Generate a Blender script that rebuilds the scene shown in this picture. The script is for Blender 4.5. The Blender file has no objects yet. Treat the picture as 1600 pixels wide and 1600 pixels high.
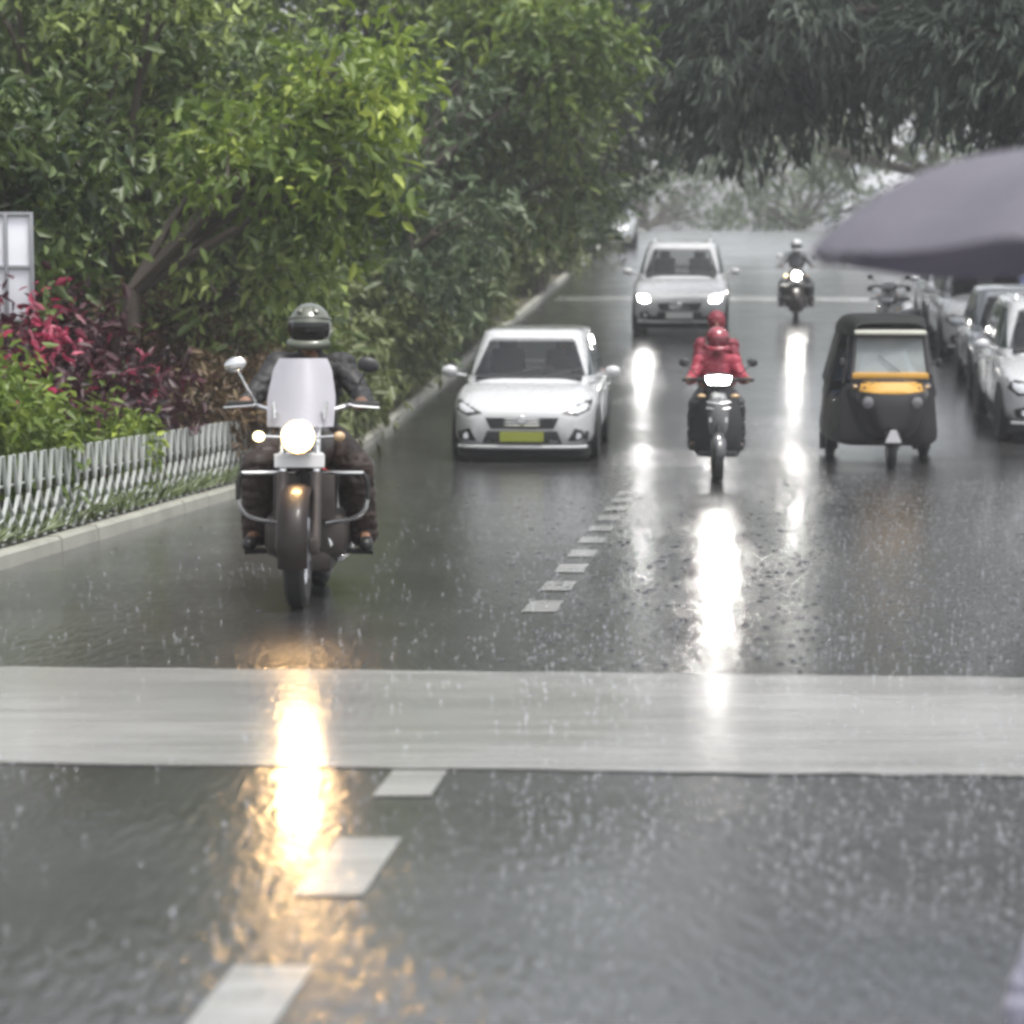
import bpy, bmesh, math, random
import numpy as np
from mathutils import Vector, Matrix, Euler
from mathutils.bvhtree import BVHTree
random.seed(7); RNG = np.random.default_rng(7)
S = bpy.context.scene
COL = S.collection
PI = math.pi
# ------------------------------------------------------------------ camera
cd = bpy.data.cameras.new('camera'); cam = bpy.data.objects.new('camera', cd); COL.objects.link(cam)
cam.location = (0, 0, 1.41); cam.rotation_euler = (math.radians(90) - math.atan(435/4200), 0, 0)
cd.sensor_width = 36; cd.lens = 94.5; cd.clip_start = 0.1; cd.clip_end = 3000
cd.dof.use_dof = True; cd.dof.focus_distance = 17; cd.dof.aperture_fstop = 2.6
S.camera = cam
# ------------------------------------------------------------------ sky, sun, exposure
SUN_EL, SUN_AZ = math.radians(70), math.radians(140)
w = bpy.data.worlds.new('World'); S.world = w; w.use_nodes = True
nt = w.node_tree; nt.nodes.clear()
out = nt.nodes.new('ShaderNodeOutputWorld'); bg = nt.nodes.new('ShaderNodeBackground')
sky = nt.nodes.new('ShaderNodeTexSky'); sky.sky_type = 'NISHITA'; sky.sun_disc = False
sky.sun_elevation = SUN_EL; sky.sun_rotation = SUN_AZ; sky.dust_density = 4.0; sky.air_density = 1.0
hs = nt.nodes.new('ShaderNodeHueSaturation'); hs.inputs['Saturation'].default_value = 0.22
nt.links.new(sky.outputs[0], hs.inputs['Color']); nt.links.new(hs.outputs[0], bg.inputs[0])
bg.inputs[1].default_value = 0.15
nt.links.new(bg.outputs[0], out.inputs[0])
sl = bpy.data.lights.new('sun', 'SUN'); sl.energy = 1.5; sl.angle = math.radians(14); sl.color = (1, .96, .9)
sun = bpy.data.objects.new('sun', sl); COL.objects.link(sun)
sd = Vector((math.sin(SUN_AZ)*math.cos(SUN_EL), math.cos(SUN_AZ)*math.cos(SUN_EL), math.sin(SUN_EL)))
sun.rotation_euler = sd.to_track_quat('Z', 'Y').to_euler(); sun.location = (0, 0, 30)
S.view_settings.view_transform = 'Standard'; S.view_settings.look = 'None'
S.view_settings.gamma = 1; S.view_settings.exposure = 0.9
S.render.engine = 'CYCLES'
S.cycles.use_denoising = True
S.cycles.max_bounces = 6; S.cycles.diffuse_bounces = 2; S.cycles.glossy_bounces = 3
S.cycles.transmission_bounces = 4; S.cycles.transparent_max_bounces = 8; S.cycles.volume_bounces = 0
S.cycles.sample_clamp_indirect = 6; S.cycles.filter_width = 3.2
# ------------------------------------------------------------------ terrain profile (a dip in the road, then a gentle rise)
def gz(Y):
    a = lambda y: -.0400*y
    b = lambda y: -2.48 + .0388*y
    def e(y):
        L0, L1 = 90, 116
        if y <= L0: return b(y)
        t = min(1, (y-L0)/(L1-L0)); return b(L0) + .0388*(L1-L0)*(t - t*t/2)
    x0, x1 = 28.5, 34.5
    if Y < 0: return 0
    if Y <= x0: return a(Y)
    if Y >= x1: return e(Y)
    t = (Y-x0)/(x1-x0); h = x1-x0
    return (2*t**3-3*t*t+1)*a(x0) + (t**3-2*t*t+t)*h*-.0400 + (-2*t**3+3*t*t)*b(x1) + (t**3-t*t)*h*.0388
def slope(Y): return (gz(Y+.3)-gz(Y-.3))/.6
RD = .085
def kerb_x(Y): return -4.56 + RD*Y
# ------------------------------------------------------------------ materials
def principled(name):
    m = bpy.data.materials.new(name); m.use_nodes = True
    return m, m.node_tree, m.node_tree.nodes['Principled BSDF']
MATS = {}
def P(name, col, rough=.5, metal=0, coat=0, var=.12, vscale=6, emit=0, emcol=None, bump=0, trans=0, alpha=1, spec=.5):
    if name in MATS: return MATS[name]
    m, nt, b = principled(name); N = nt.nodes; L = nt.links
    tc = N.new('ShaderNodeTexCoord'); no = N.new('ShaderNodeTexNoise')
    no.inputs['Scale'].default_value = vscale; no.inputs['Detail'].default_value = 5
    L.new(tc.outputs['Object'], no.inputs['Vector'])
    mx = N.new('ShaderNodeMix'); mx.data_type = 'RGBA'
    c = Vector(col[:3])
    mx.inputs[6].default_value = (*[max(0, v*(1-var)) for v in c], 1); mx.inputs[7].default_value = (*[min(1, v*(1+var)) for v in c], 1)
    L.new(no.outputs['Fac'], mx.inputs[0]); L.new(mx.outputs[2], b.inputs['Base Color'])
    mr = N.new('ShaderNodeMapRange'); mr.inputs[3].default_value = max(.02, rough*.75); mr.inputs[4].default_value = min(1, rough*1.25)
    L.new(no.outputs['Fac'], mr.inputs[0]); L.new(mr.outputs[0], b.inputs['Roughness'])
    b.inputs['Metallic'].default_value = metal; b.inputs['Coat Weight'].default_value = coat; b.inputs['Coat Roughness'].default_value = .06
    b.inputs['Specular IOR Level'].default_value = spec
    b.inputs['Transmission Weight'].default_value = trans
    if alpha < 1: b.inputs['Alpha'].default_value = alpha
    if emit:
        b.inputs['Emission Color'].default_value = (*(emcol or col), 1); b.inputs['Emission Strength'].default_value = emit
    if bump:
        n2 = N.new('ShaderNodeTexNoise'); n2.inputs['Scale'].default_value = vscale*8; L.new(tc.outputs['Object'], n2.inputs['Vector'])
        bp = N.new('ShaderNodeBump'); bp.inputs['Strength'].default_value = bump; bp.inputs['Distance'].default_value = .01
        L.new(n2.outputs['Fac'], bp.inputs['Height']); L.new(bp.outputs[0], b.inputs['Normal'])
    MATS[name] = m; return m
def leaf_mat(name, c1, c2, c3=None, rough=.42, transl=.3):
    m, nt, b = principled(name); N = nt.nodes; L = nt.links
    at = N.new('ShaderNodeAttribute'); at.attribute_name = 'leafvar'
    cr = N.new('ShaderNodeValToRGB'); e = cr.color_ramp.elements
    e[0].color = (*c1, 1); e[1].color = (*c2, 1); e[1].position = .75
    if c3: x = e.new(1.0); x.color = (*c3, 1)
    L.new(at.outputs['Fac'], cr.inputs[0]); L.new(cr.outputs[0], b.inputs['Base Color'])
    b.inputs['Roughness'].default_value = rough; b.inputs['Specular IOR Level'].default_value = .5
    tr = N.new('ShaderNodeBsdfTranslucent'); L.new(cr.outputs[0], tr.inputs[0])
    ms = N.new('ShaderNodeMixShader'); ms.inputs[0].default_value = transl
    L.new(b.outputs[0], ms.inputs[1]); L.new(tr.outputs[0], ms.inputs[2])
    o = [n for n in N if n.type == 'OUTPUT_MATERIAL'][0]; L.new(ms.outputs[0], o.inputs[0])
    return m
def wet_mat(name, base, base2, rough_lo, rough_hi, bump_mul=1.0, streak=(1, .45, 1)):
    """wet surface: dark base under a water film whose ripples come in patches"""
    m, nt, b = principled(name); N = nt.nodes; L = nt.links
    tc = N.new('ShaderNodeTexCoord')
    def noise(s, det=4, vec=None, scl=None, rgh=.55):
        n = N.new('ShaderNodeTexNoise'); n.inputs['Scale'].default_value = s; n.inputs['Detail'].default_value = det; n.inputs['Roughness'].default_value = rgh
        if scl:
            mp = N.new('ShaderNodeMapping'); mp.inputs['Scale'].default_value = scl; L.new(tc.outputs['Object'], mp.inputs['Vector']); L.new(mp.outputs[0], n.inputs['Vector'])
        else: L.new(tc.outputs['Object'], n.inputs['Vector'])
        return n
    big = noise(.55, 3); agg = noise(60, 3); mid = noise(3.2, 6, scl=streak, rgh=.7)
    mx = N.new('ShaderNodeMix'); mx.data_type = 'RGBA'; mx.inputs[6].default_value = (*base, 1); mx.inputs[7].default_value = (*base2, 1)
    L.new(mid.outputs['Fac'], mx.inputs[0]); L.new(mx.outputs[2], b.inputs['Base Color'])
    mr = N.new('ShaderNodeMapRange'); mr.inputs[1].default_value = .35; mr.inputs[2].default_value = .65
    mr.inputs[3].default_value = rough_lo; mr.inputs[4].default_value = rough_hi
    L.new(big.outputs['Fac'], mr.inputs[0]); L.new(mr.outputs[0], b.inputs['Roughness'])
    b.inputs['IOR'].default_value = 1.4; b.inputs['Specular IOR Level'].default_value = .6
    b.inputs['Coat Weight'].default_value = .45; b.inputs['Coat Roughness'].default_value = .15; b.inputs['Coat IOR'].default_value = 1.35
    # raindrop dimples: voronoi cells + noise
    vo = N.new('ShaderNodeTexVoronoi'); vo.inputs['Scale'].default_value = 20; vm = N.new('ShaderNodeMapping'); vm.inputs['Scale'].default_value = (1, .3, 1); L.new(tc.outputs['Object'], vm.inputs['Vector']); L.new(vm.outputs[0], vo.inputs['Vector'])
    rp = noise(30, 3, scl=(1, .2, 1), rgh=.6)
    pm = N.new('ShaderNodeMapRange'); pm.inputs[1].default_value = .44; pm.inputs[2].default_value = .58; pm.inputs[3].default_value = .3; pm.inputs[4].default_value = 1
    p2 = noise(.33, 2); L.new(p2.outputs['Fac'], pm.inputs[0])
    sm = N.new('ShaderNodeMath'); sm.operation = 'MULTIPLY_ADD'; L.new(vo.outputs['Distance'], sm.inputs[0]); sm.inputs[1].default_value = .3; L.new(rp.outputs['Fac'], sm.inputs[2])
    ml = N.new('ShaderNodeMath'); ml.operation = 'MULTIPLY'; L.new(sm.outputs[0], ml.inputs[0]); L.new(pm.outputs[0], ml.inputs[1])
    b1 = N.new('ShaderNodeBump'); b1.inputs['Strength'].default_value = .7*bump_mul; b1.inputs['Distance'].default_value = .014
    L.new(ml.outputs[0], b1.inputs['Height'])
    b2 = N.new('ShaderNodeBump'); b2.inputs['Strength'].default_value = .28*bump_mul; b2.inputs['Distance'].default_value = .003
    L.new(agg.outputs['Fac'], b2.inputs['Height']); L.new(b1.outputs[0], b2.inputs['Normal'])
    L.new(b2.outputs[0], b.inputs['Normal']); b3 = N.new('ShaderNodeBump'); b3.inputs['Strength'].default_value = .3*bump_mul; b3.inputs['Distance'].default_value = .012
    L.new(ml.outputs[0], b3.inputs['Height']); L.new(b3.outputs[0], b.inputs['Coat Normal'])
    return m
# ------------------------------------------------------------------ mesh helpers
def link(name, me, mat=None, parent=None, smooth=True):
    o = bpy.data.objects.new(name, me); COL.objects.link(o)
    if mat: me.materials.append(mat)
    if smooth: me.polygons.foreach_set('use_smooth', [True]*len(me.polygons))
    if parent: o.parent = parent
    return o
def obj(name, bm, mat=None, parent=None, smooth=True, angle=40):
    bmesh.ops.recalc_face_normals(bm, faces=bm.faces)
    me = bpy.data.meshes.new(name); bm.to_mesh(me); bm.free()
    o = link(name, me, mat, parent, smooth)
    if smooth:
        try: me.set_sharp_from_angle(angle=math.radians(angle))
        except Exception: pass
    return o
def tag(o, label=None, cat=None, group=None, kind=None):
    if label: o['label'] = label
    if cat: o['category'] = cat
    if group: o['group'] = group
    if kind: o['kind'] = kind
    return o
def empty(name, label, cat, group=None):
    o = bpy.data.objects.new(name, None); COL.objects.link(o); return tag(o, label, cat, group)
def place(o, x, y, yaw=0, dz=0):
    o.location = (x, y, gz(y)+dz); o.rotation_euler = (math.atan(slope(y)), 0, yaw); return o
def copy_tree(o, parent=None):
    c = o.copy(); COL.objects.link(c)
    if parent: c.parent = parent
    for ch in list(o.children): copy_tree(ch, c)
    return c
def box(bm, c, s, bev=.0, rot=None, seg=2):
    r = bmesh.ops.create_cube(bm, size=1)
    vs = r['verts']
    bmesh.ops.scale(bm, vec=s, verts=vs)
    if bev:
        es = list({e for v in vs for e in v.link_edges})
        rr = bmesh.ops.bevel(bm, geom=es, offset=bev, segments=seg, affect='EDGES', profile=.5)
        vs = list({v for f in rr['faces'] for v in f.verts} | {v for v in vs if v.is_valid})
    M = Matrix.Translation(c) @ (Euler(rot).to_matrix().to_4x4() if rot else Matrix())
    bmesh.ops.transform(bm, matrix=M, verts=vs)
def tube(bm, pts, rad, n=10, smooth=0):
    """tapered tube through pts; rad a number or a list"""
    pts = [Vector(p) for p in pts]
    rad = list(rad) if hasattr(rad, '__len__') else [rad]*len(pts)
    for _ in range(smooth):
        q, r = [pts[0]], [rad[0]]
        for i in range(len(pts)-1):
            q += [pts[i]*.75+pts[i+1]*.25, pts[i]*.25+pts[i+1]*.75]; r += [rad[i]*.75+rad[i+1]*.25, rad[i]*.25+rad[i+1]*.75]
        q.append(pts[-1]); r.append(rad[-1]); pts, rad = q, r
    rings = []; prev = None
    for i, p in enumerate(pts):
        d = (pts[min(i+1, len(pts)-1)]-pts[max(i-1, 0)]).normalized()
        if prev is None:
            a = Vector((0, 0, 1)) if abs(d.z) < .9 else Vector((1, 0, 0)); u = d.cross(a).normalized()
        else: u = (prev - d*prev.dot(d)).normalized()
        prev = u; v = d.cross(u)
        rings.append([bm.verts.new(p+(u*math.cos(2*PI*k/n)+v*math.sin(2*PI*k/n))*rad[i]) for k in range(n)])
    for a, b in zip(rings, rings[1:]):
        for k in range(n): bm.faces.new((a[k], a[(k+1) % n], b[(k+1) % n], b[k]))
    bm.faces.new(rings[0][::-1]); bm.faces.new(rings[-1])
def ellip(bm, c, r, rot=None, seg=16):
    q = bmesh.ops.create_uvsphere(bm, u_segments=seg, v_segments=max(8, seg//2+2), radius=1)
    M = Matrix.Translation(c) @ (Euler(rot).to_matrix().to_4x4() if rot else Matrix()) @ Matrix.Diagonal((*r, 1))
    bmesh.ops.transform(bm, matrix=M, verts=q['verts'])
def loft(bm, rings, cap=True, closed=True):
    R = [[bm.verts.new(p) for p in r] for r in rings]; n = len(R[0])
    for a, b in zip(R, R[1:]):
        for k in range(n if closed else n-1): bm.faces.new((a[k], a[(k+1) % n], b[(k+1) % n], b[k]))
    if cap: bm.faces.new(R[0][::-1]); bm.faces.new(R[-1])
def lathe(bm, prof, c, axis='X', n=28, cap=False):
    """prof: list of (radius, offset along axis)"""
    rings = []
    for r, h in prof:
        ring = []
        for k in range(n):
            a = 2*PI*k/n; u, v = r*math.cos(a), r*math.sin(a)
            p = {'X': (h, u, v), 'Y': (u, h, v), 'Z': (u, v, h)}[axis]
            ring.append(Vector(c)+Vector(p))
        rings.append(ring)
    loft(bm, rings, cap=cap)
def sring(hw, z0, z1, y, n=24, ex=4.0, cx=0):
    cz, hh = (z0+z1)/2, (z1-z0)/2; r = []
    for k in range(n):
        a = 2*PI*(k+.5)/n; ca, sa = math.cos(a), math.sin(a)
        r.append((cx+hw*math.copysign(abs(ca)**(2/ex), ca), y, cz+hh*math.copysign(abs(sa)**(2/ex), sa)))
    return r
def pring(hw, y0, y1, z, n=32, ex=5.0):
    cy, hl = (y0+y1)/2, (y1-y0)/2; r = []
    for k in range(n):
        a = 2*PI*(k+.5)/n; ca, sa = math.cos(a), math.sin(a)
        r.append((hw*math.copysign(abs(ca)**(2/ex), ca), cy+hl*math.copysign(abs(sa)**(2/ex), sa), z))
    return r
def bvh_of(o):
    me = o.data; return BVHTree.FromPolygons([v.co.copy() for v in me.vertices], [tuple(p.vertices) for p in me.polygons])
def drape(bvh, outline, d=(0, 1, 0), off=.006, rings=6, dense=4, start=-6, th=.0):
    """a shaped panel laid over a body: outline in the plane across d ((x,z) for front/back, (y,z) for sides)"""
    d = Vector(d); bm = bmesh.new(); pts = []
    n = len(outline)
    for i in range(n):
        a, b = Vector(outline[i]), Vector(outline[(i+1) % n])
        for k in range(dense): pts.append(a.lerp(b, k/dense))
    c = sum(pts, Vector((0, 0)))/len(pts)
    def hit(p):
        o = Vector((p.x, 0, p.y)) if abs(d.y) > .5 else (Vector((0, p.x, p.y)) if abs(d.x) > .5 else Vector((p.x, p.y, 0)))
        o = o + d*start
        loc, nor, idx, dist = bvh.ray_cast(o, d)
        if loc is None: return None
        return loc - d*off
    R = []
    for j in range(rings+1):
        t = 1-j/(rings+.0001)*0.97; R.append([hit(c.lerp(p, t)) for p in pts])
    allp = [p for r in R for p in r if p is not None]
    if not allp: return bm
    V = [[bm.verts.new(p) if p is not None else None for p in r] for r in R]
    for a, b in zip(V, V[1:]):
        for k in range(len(a)):
            q = (a[k], a[(k+1) % len(a)], b[(k+1) % len(a)], b[k])
            if None not in q: bm.faces.new(q)
    q = [v for v in V[-1] if v is not None]
    if len(q) > 2: bm.faces.new(q)
    if th:
        ex = bmesh.ops.extrude_face_region(bm, geom=list(bm.faces))
        bmesh.ops.translate(bm, vec=d*th, verts=[g for g in ex['geom'] if isinstance(g, bmesh.types.BMVert)])
    return bm
def fuse(bm, name, mat, parent=None, voxel=.009, smooth=4, crease=0):
    """grow one continuous skin over overlapping volumes"""
    me = bpy.data.meshes.new(name+'_raw'); bmesh.ops.recalc_face_normals(bm, faces=bm.faces); bm.to_mesh(me); bm.free()
    o = bpy.data.objects.new('tmp', me); COL.objects.link(o)
    r = o.modifiers.new('r', 'REMESH'); r.mode = 'VOXEL'; r.voxel_size = voxel
    s = o.modifiers.new('s', 'SMOOTH'); s.iterations = smooth; s.factor = .5
    dg = bpy.context.evaluated_depsgraph_get(); dg.update()
    m2 = bpy.data.meshes.new_from_object(o.evaluated_get(dg)); m2.name = name
    bpy.data.objects.remove(o)
    m2.materials.clear()
    if crease:
        from mathutils import noise as mn
        co_ = [v.co.copy() for v in m2.vertices]; no_ = [v.normal.copy() for v in m2.vertices]
        for v, c, nv in zip(m2.vertices, co_, no_):
            k = mn.noise(Vector((c.x*9, c.y*9, c.z*26)))*.6+mn.noise(Vector((c.x*24+7, c.y*24, c.z*44)))*.4
            v.co = c+nv*(k*crease-abs(k)*crease*.5)
    return link(name, m2, mat, parent)
def patch_light(bm_fn, name, mat, parent): return obj(name, bm_fn, mat, parent)

# ------------------------------------------------------------------ the setting
def strip(name, x_of, ys, mat, dz=0, cols=2):
    """sheet following the terrain; x_of(Y) -> (x0, x1)"""
    bm = bmesh.new(); rows = []
    for y in ys:
        a, b = x_of(y); rows.append([bm.verts.new((a+(b-a)*k/(cols-1), y, gz(y)+dz)) for k in range(cols)])
    for r, s in zip(rows, rows[1:]):
        for k in range(cols-1): bm.faces.new((r[k], r[k+1], s[k+1], s[k]))
    return tag(obj(name, bm, mat), kind='structure')
YS = [-25, -10] + [i*1.0 for i in range(0, 131)] + [160, 220, 320, 500]
M_ASPH = wet_mat('wet_asphalt', (.018, .018, .019), (.055, .054, .055), .13, .24)
M_PAINT = wet_mat('wet_road_paint', (.10, .10, .098), (.50, .50, .49), .12, .30, .35, streak=(.35, 2.6, 1))
M_SOIL = P('damp_soil', (.06, .055, .035), .7, var=.5, vscale=2.5, bump=.6)
M_KERB = P('kerb_concrete', (.30, .30, .26), .45, var=.35, vscale=3, bump=.3)
M_PAVE = P('pavement_concrete', (.16, .16, .155), .35, var=.25, vscale=1.5, bump=.3)
strip('ground', lambda y: (-300, 300), YS, M_SOIL, dz=-.03)
strip('road', lambda y: (kerb_x(y), kerb_x(y)+13.2), YS, M_ASPH, cols=14)
strip('verge', lambda y: (kerb_x(y)-60, kerb_x(y)-.12), YS, M_SOIL, dz=.07)
strip('pavement', lambda y: (kerb_x(y)+13.32, kerb_x(y)+22), YS, M_PAVE, dz=.13)
def kerb(x_off):
    bm = bmesh.new(); ys = [y for y in YS if y <= 131]
    prof = [(-.12, -.05), (-.12, .095), (-.10, .105), (-.02, .105), (.0, .085), (.012, -.05)]
    rk = random.Random(9); y = -6.0
    while y < 126:
        ln = 1.0 if y < 50 else 3.0; dx, dz = rk.gauss(0, .004), rk.gauss(0, .004)
        loft(bm, [[(kerb_x(q)+x_off+a+dx, q, gz(q)+b+dz) for a, b in prof] for q in (y, y+ln-.018)]); y += ln
    return tag(obj('kerb', bm, M_KERB, smooth=False), kind='structure')
kerb(0); kerb(13.33)
def marking(x0, x1, y0, y1, name='lane_marking', skew=None):
    """painted bar; x relative to the road's own left edge"""
    bm = bmesh.new(); rows = []; n = max(2, int((y1-y0)/.4)+1); m = 2 if skew is None else 90; rj = random.Random(3)
    for i in range(n):
        y = y0+(y1-y0)*i/(n-1); row = []
        for k in range(m):
            x = x0+(x1-x0)*k/(m-1); yy = y - (RD*x if skew is not None else 0) + (rj.gauss(0, .012) if skew is not None and i in (0, n-1) else 0)
            row.append(bm.verts.new((kerb_x(yy)+x, yy, gz(yy)+.004)))
        rows.append(row)
    for r, s in zip(rows, rows[1:]):
        for k in range(m-1): bm.faces.new((r[k], r[k+1], s[k+1], s[k]))
    return tag(obj(name, bm, M_PAINT), kind='structure')
LX = 3.52
for a, b in [(1.9, 2.7), (3.5, 4.3), (5.05, 5.93), (6.7, 7.5), (8.2, 8.7)]: marking(LX-.09, LX+.09, a, b)
for k in range(10): marking(LX-.09, LX+.09, 13.9+1.2*k, 14.5+1.2*k)
for k in range(7): marking(LX-.08, LX+.08, 60+7*k, 61.8+7*k)
marking(0.1, 13.1, 9.05, 11.65, 'stop_line', skew=1)
marking(0.3, 13.1, 61.3, 63.0, 'cross_line', skew=1)

# ------------------------------------------------------------------ foliage
def leaves_mesh(name, blobs, n, size, droop=.3, seed=0, narrow=.42, spiky=False, var_bias=0.):
    """leaf-sized folded faces clustered through the crown's volume"""
    r = np.random.default_rng(seed)
    B = np.array([(*c, *rr) for c, rr in blobs]); vol = B[:, 3]*B[:, 4]*B[:, 5]; p = vol**.8; p /= p.sum()
    nc = max(8, n//14)                                      # twigs, each carrying ~14 leaves
    bi = r.choice(len(B), nc, p=p)
    d = r.normal(size=(nc, 3)); d /= np.linalg.norm(d, axis=1)[:, None]
    rad = .45+.62*r.random(nc)**.55
    cen = B[bi, :3]+d*B[bi, 3:]*rad[:, None]
    twig_dir = d*np.array([1, 1, .5])+r.normal(size=(nc, 3))*.5; twig_dir[:, 2] -= droop
    twig_dir /= np.linalg.norm(twig_dir, axis=1)[:, None]
    bo = r.normal(0, .16, len(B)); tv = np.clip(r.normal(.42+var_bias, .16, nc)+bo[bi], 0, 1)
    ti = np.repeat(np.arange(nc), 14); m = len(ti)
    along = np.tile(np.linspace(0, 1, 14), nc)
    L = size*(.65+.7*r.random(m))
    pos = cen[ti]+twig_dir[ti]*(along[:, None]*size*3.2)+r.normal(size=(m, 3))*size*(.25 if spiky else .55)
    ld = twig_dir[ti]*(.5 if not spiky else .9)+r.normal(size=(m, 3))*(.75 if not spiky else .35); ld[:, 2] -= droop
    ld /= np.linalg.norm(ld, axis=1)[:, None]
    up = r.normal(size=(m, 3))*.6; up[:, 2] += 1
    sd_ = np.cross(ld, up); sd_ /= np.linalg.norm(sd_, axis=1)[:, None]+1e-9
    nn = np.cross(sd_, ld)
    W = L*narrow*.5
    v = np.empty((m, 6, 3))
    v[:, 0] = pos; v[:, 3] = pos+ld*L[:, None]-nn*(L*.12)[:, None]
    v[:, 1] = pos+ld*(L*.38)[:, None]+sd_*W[:, None]+nn*(L*.07)[:, None]
    v[:, 2] = pos+ld*(L*.75)[:, None]+sd_*(W*.6)[:, None]+nn*(L*.02)[:, None]
    v[:, 5] = pos+ld*(L*.38)[:, None]-sd_*W[:, None]+nn*(L*.07)[:, None]
    v[:, 4] = pos+ld*(L*.75)[:, None]-sd_*(W*.6)[:, None]+nn*(L*.02)[:, None]
    me = bpy.data.meshes.new(name); me.vertices.add(m*6); me.vertices.foreach_set('co', v.reshape(-1))
    me.loops.add(m*8); me.polygons.add(m*2)
    base = np.arange(m)[:, None]*6
    li = np.concatenate([base+np.array([[0, 1, 2, 3]]), base+np.array([[0, 3, 4, 5]])], 1)
    me.loops.foreach_set('vertex_index', li.reshape(-1).astype(np.int32))
    me.polygons.foreach_set('loop_start', (np.arange(m*2)*4).astype(np.int32))
    at = me.attributes.new('leafvar', 'FLOAT', 'POINT')
    lv = np.clip(tv[ti]+r.normal(0, .13, m), 0, 1)
    at.data.foreach_set('value', np.repeat(lv, 6).astype(np.float32))
    me.update(calc_edges=True); me.validate()
    return me
M_BARK = P('wet_bark', (.07, .055, .042), .6, var=.4, vscale=8, bump=.8)
LG = leaf_mat('leaves_green', (.018, .038, .010), (.115, .165, .042), (.34, .42, .12))
LB = leaf_mat('leaves_bright', (.05, .09, .012), (.20, .28, .045), (.42, .50, .09), transl=.4)
LP = leaf_mat('leaves_pale', (.05, .08, .035), (.15, .20, .095), (.20, .23, .13))  # grey-green foliage; its paleness also stands in for haze on the far trees
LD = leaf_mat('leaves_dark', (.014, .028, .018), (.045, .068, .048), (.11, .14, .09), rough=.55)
LO = leaf_mat('leaves_olive', (.06, .085, .03), (.17, .20, .075), (.27, .30, .13))
LR = leaf_mat('leaves_maroon', (.020, .006, .009), (.075, .018, .030), (.42, .04, .10))
LBR = leaf_mat('leaves_bronze', (.05, .03, .018), (.14, .09, .045), (.22, .17, .09))
def plant(name, label, cat, x, y, blobs, n, size, mat, trunk_r=.09, group=None, seed=0, trunk=True, tx=None, fz=None, **kw):
    """blobs relative to the plant's foot; trunk with limbs reaching into every blob"""
    o = empty(name, label, cat, group); o.location = (x, y, gz(y)+.05)
    me = leaves_mesh('crown', blobs, n, size, seed=seed, **kw)
    link('crown', me, mat, o, smooth=False)
    bm = bmesh.new(); rr = random.Random(seed)
    zmin = min(c[2]-r[2] for c, r in blobs); f = Vector(((tx or 0), 0, max(.25, zmin*.6+.2)))
    if fz: f.z = fz
    if trunk:
        tube(bm, [(0, 0, -.25), (rr.uniform(-.06, .06), 0, f.z*.5), f], [trunk_r*1.35, trunk_r, trunk_r*.85], 10, 1)
    for c, r in blobs:
        c = Vector(c); mid = f.lerp(c, .5)+Vector((rr.uniform(-.2, .2), rr.uniform(-.2, .2), r[2]*.25))
        a = f if trunk else Vector((rr.uniform(-.1, .1), rr.uniform(-.1, .1), -.15))
        tube(bm, [a-Vector((0, 0, .05)), mid, c], [trunk_r*.7, trunk_r*.4, trunk_r*.18], 7, 1)
        for _ in range(3):
            q = c+Vector((rr.uniform(-1, 1)*r[0], rr.uniform(-1, 1)*r[1], rr.uniform(-.6, .8)*r[2]))*.8
            tube(bm, [mid.lerp(c, .6), (mid.lerp(c, .6)+q)/2+Vector((0, 0, .08)), q], [trunk_r*.25, trunk_r*.15, trunk_r*.05], 5)
    obj('trunk' if trunk else 'stems', bm, M_BARK, o)
    return o
def blobs_in(x0, x1, y0, y1, z0, z1, n, r0, r1, seed):
    rr = random.Random(seed); out_ = []
    for i in range(n):
        r = rr.uniform(r0, r1)
        out_.append(((rr.uniform(x0, x1), rr.uniform(y0, y1), rr.uniform(z0, z1)), (r, r*rr.uniform(.8, 1.2), r*rr.uniform(.6, .85))))
    return out_
#LEFT_TREES
G_TR = 'trees along the left verge'
def T(label, x, y, bb, n, size, mat, tr, sd, **k): return plant('leafy_tree', label, 'tree', x, y, blobs_in(*bb, sd), n, size, mat, tr, G_TR, seed=sd, **k)
T('dark green leafy tree over the near end of the white lattice fence, top left corner', -5.4, 23.5, (-1.4, 1.4, -1.5, 1.5, 1.75, 4.3, 17, .5, .8), 9000, .17, LG, .14, 1, var_bias=-.05)
T('mid green tree with yellow-green sprays hanging above the black motorcycle', -4.3, 28.5, (-1.5, 1.7, -1.3, 1.4, 1.7, 4.9, 20, .5, .85), 11000, .18, LG, .15, 2, var_bias=.10)
T('bright yellow-green tree with sprays over the kerb above the rider', -3.7, 26.3, (1.0, 2.3, -.6, .6, 2.75, 4.1, 9, .34, .5), 2600, .17, LB, .10, 3, fz=1.9)
T('grey-green tree rising behind the white hatchback', -2.6, 38, (-1.9, 1.7, -1.5, 1.5, 1.3, 5.0, 19, .6, .95), 10500, .21, LP, .15, 4, var_bias=-.05)
T('tall green tree with yellow tips at the top centre of the verge', -1.6, 46, (-1.8, 2.0, -1.5, 1.5, 2.6, 6.8, 19, .7, 1.05), 10500, .23, LG, .16, 5, var_bias=.16)
T('bright green tree whose crown touches the dark canopy over the road', -1.9, 43, (1.4, 2.9, -1, 1, 4.3, 6.0, 9, .5, .75), 3600, .23, LB, .14, 6, fz=2.8)
T('hazy olive tree leaning over the kerb behind the far white car', 0.0, 63, (-2.5, 1.6, -1.8, 2, 1.4, 6.2, 20, .9, 1.3), 10000, .27, LP, .17, 7, var_bias=-.05)
T('brownish green tree arching from the left kerb over the far lane', .6, 63, (1.4, 4.2, -1, 1, 3.3, 7.0, 13, .75, 1.1), 8000, .25, LG, .16, 9, var_bias=-.22, fz=2.2)
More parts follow.
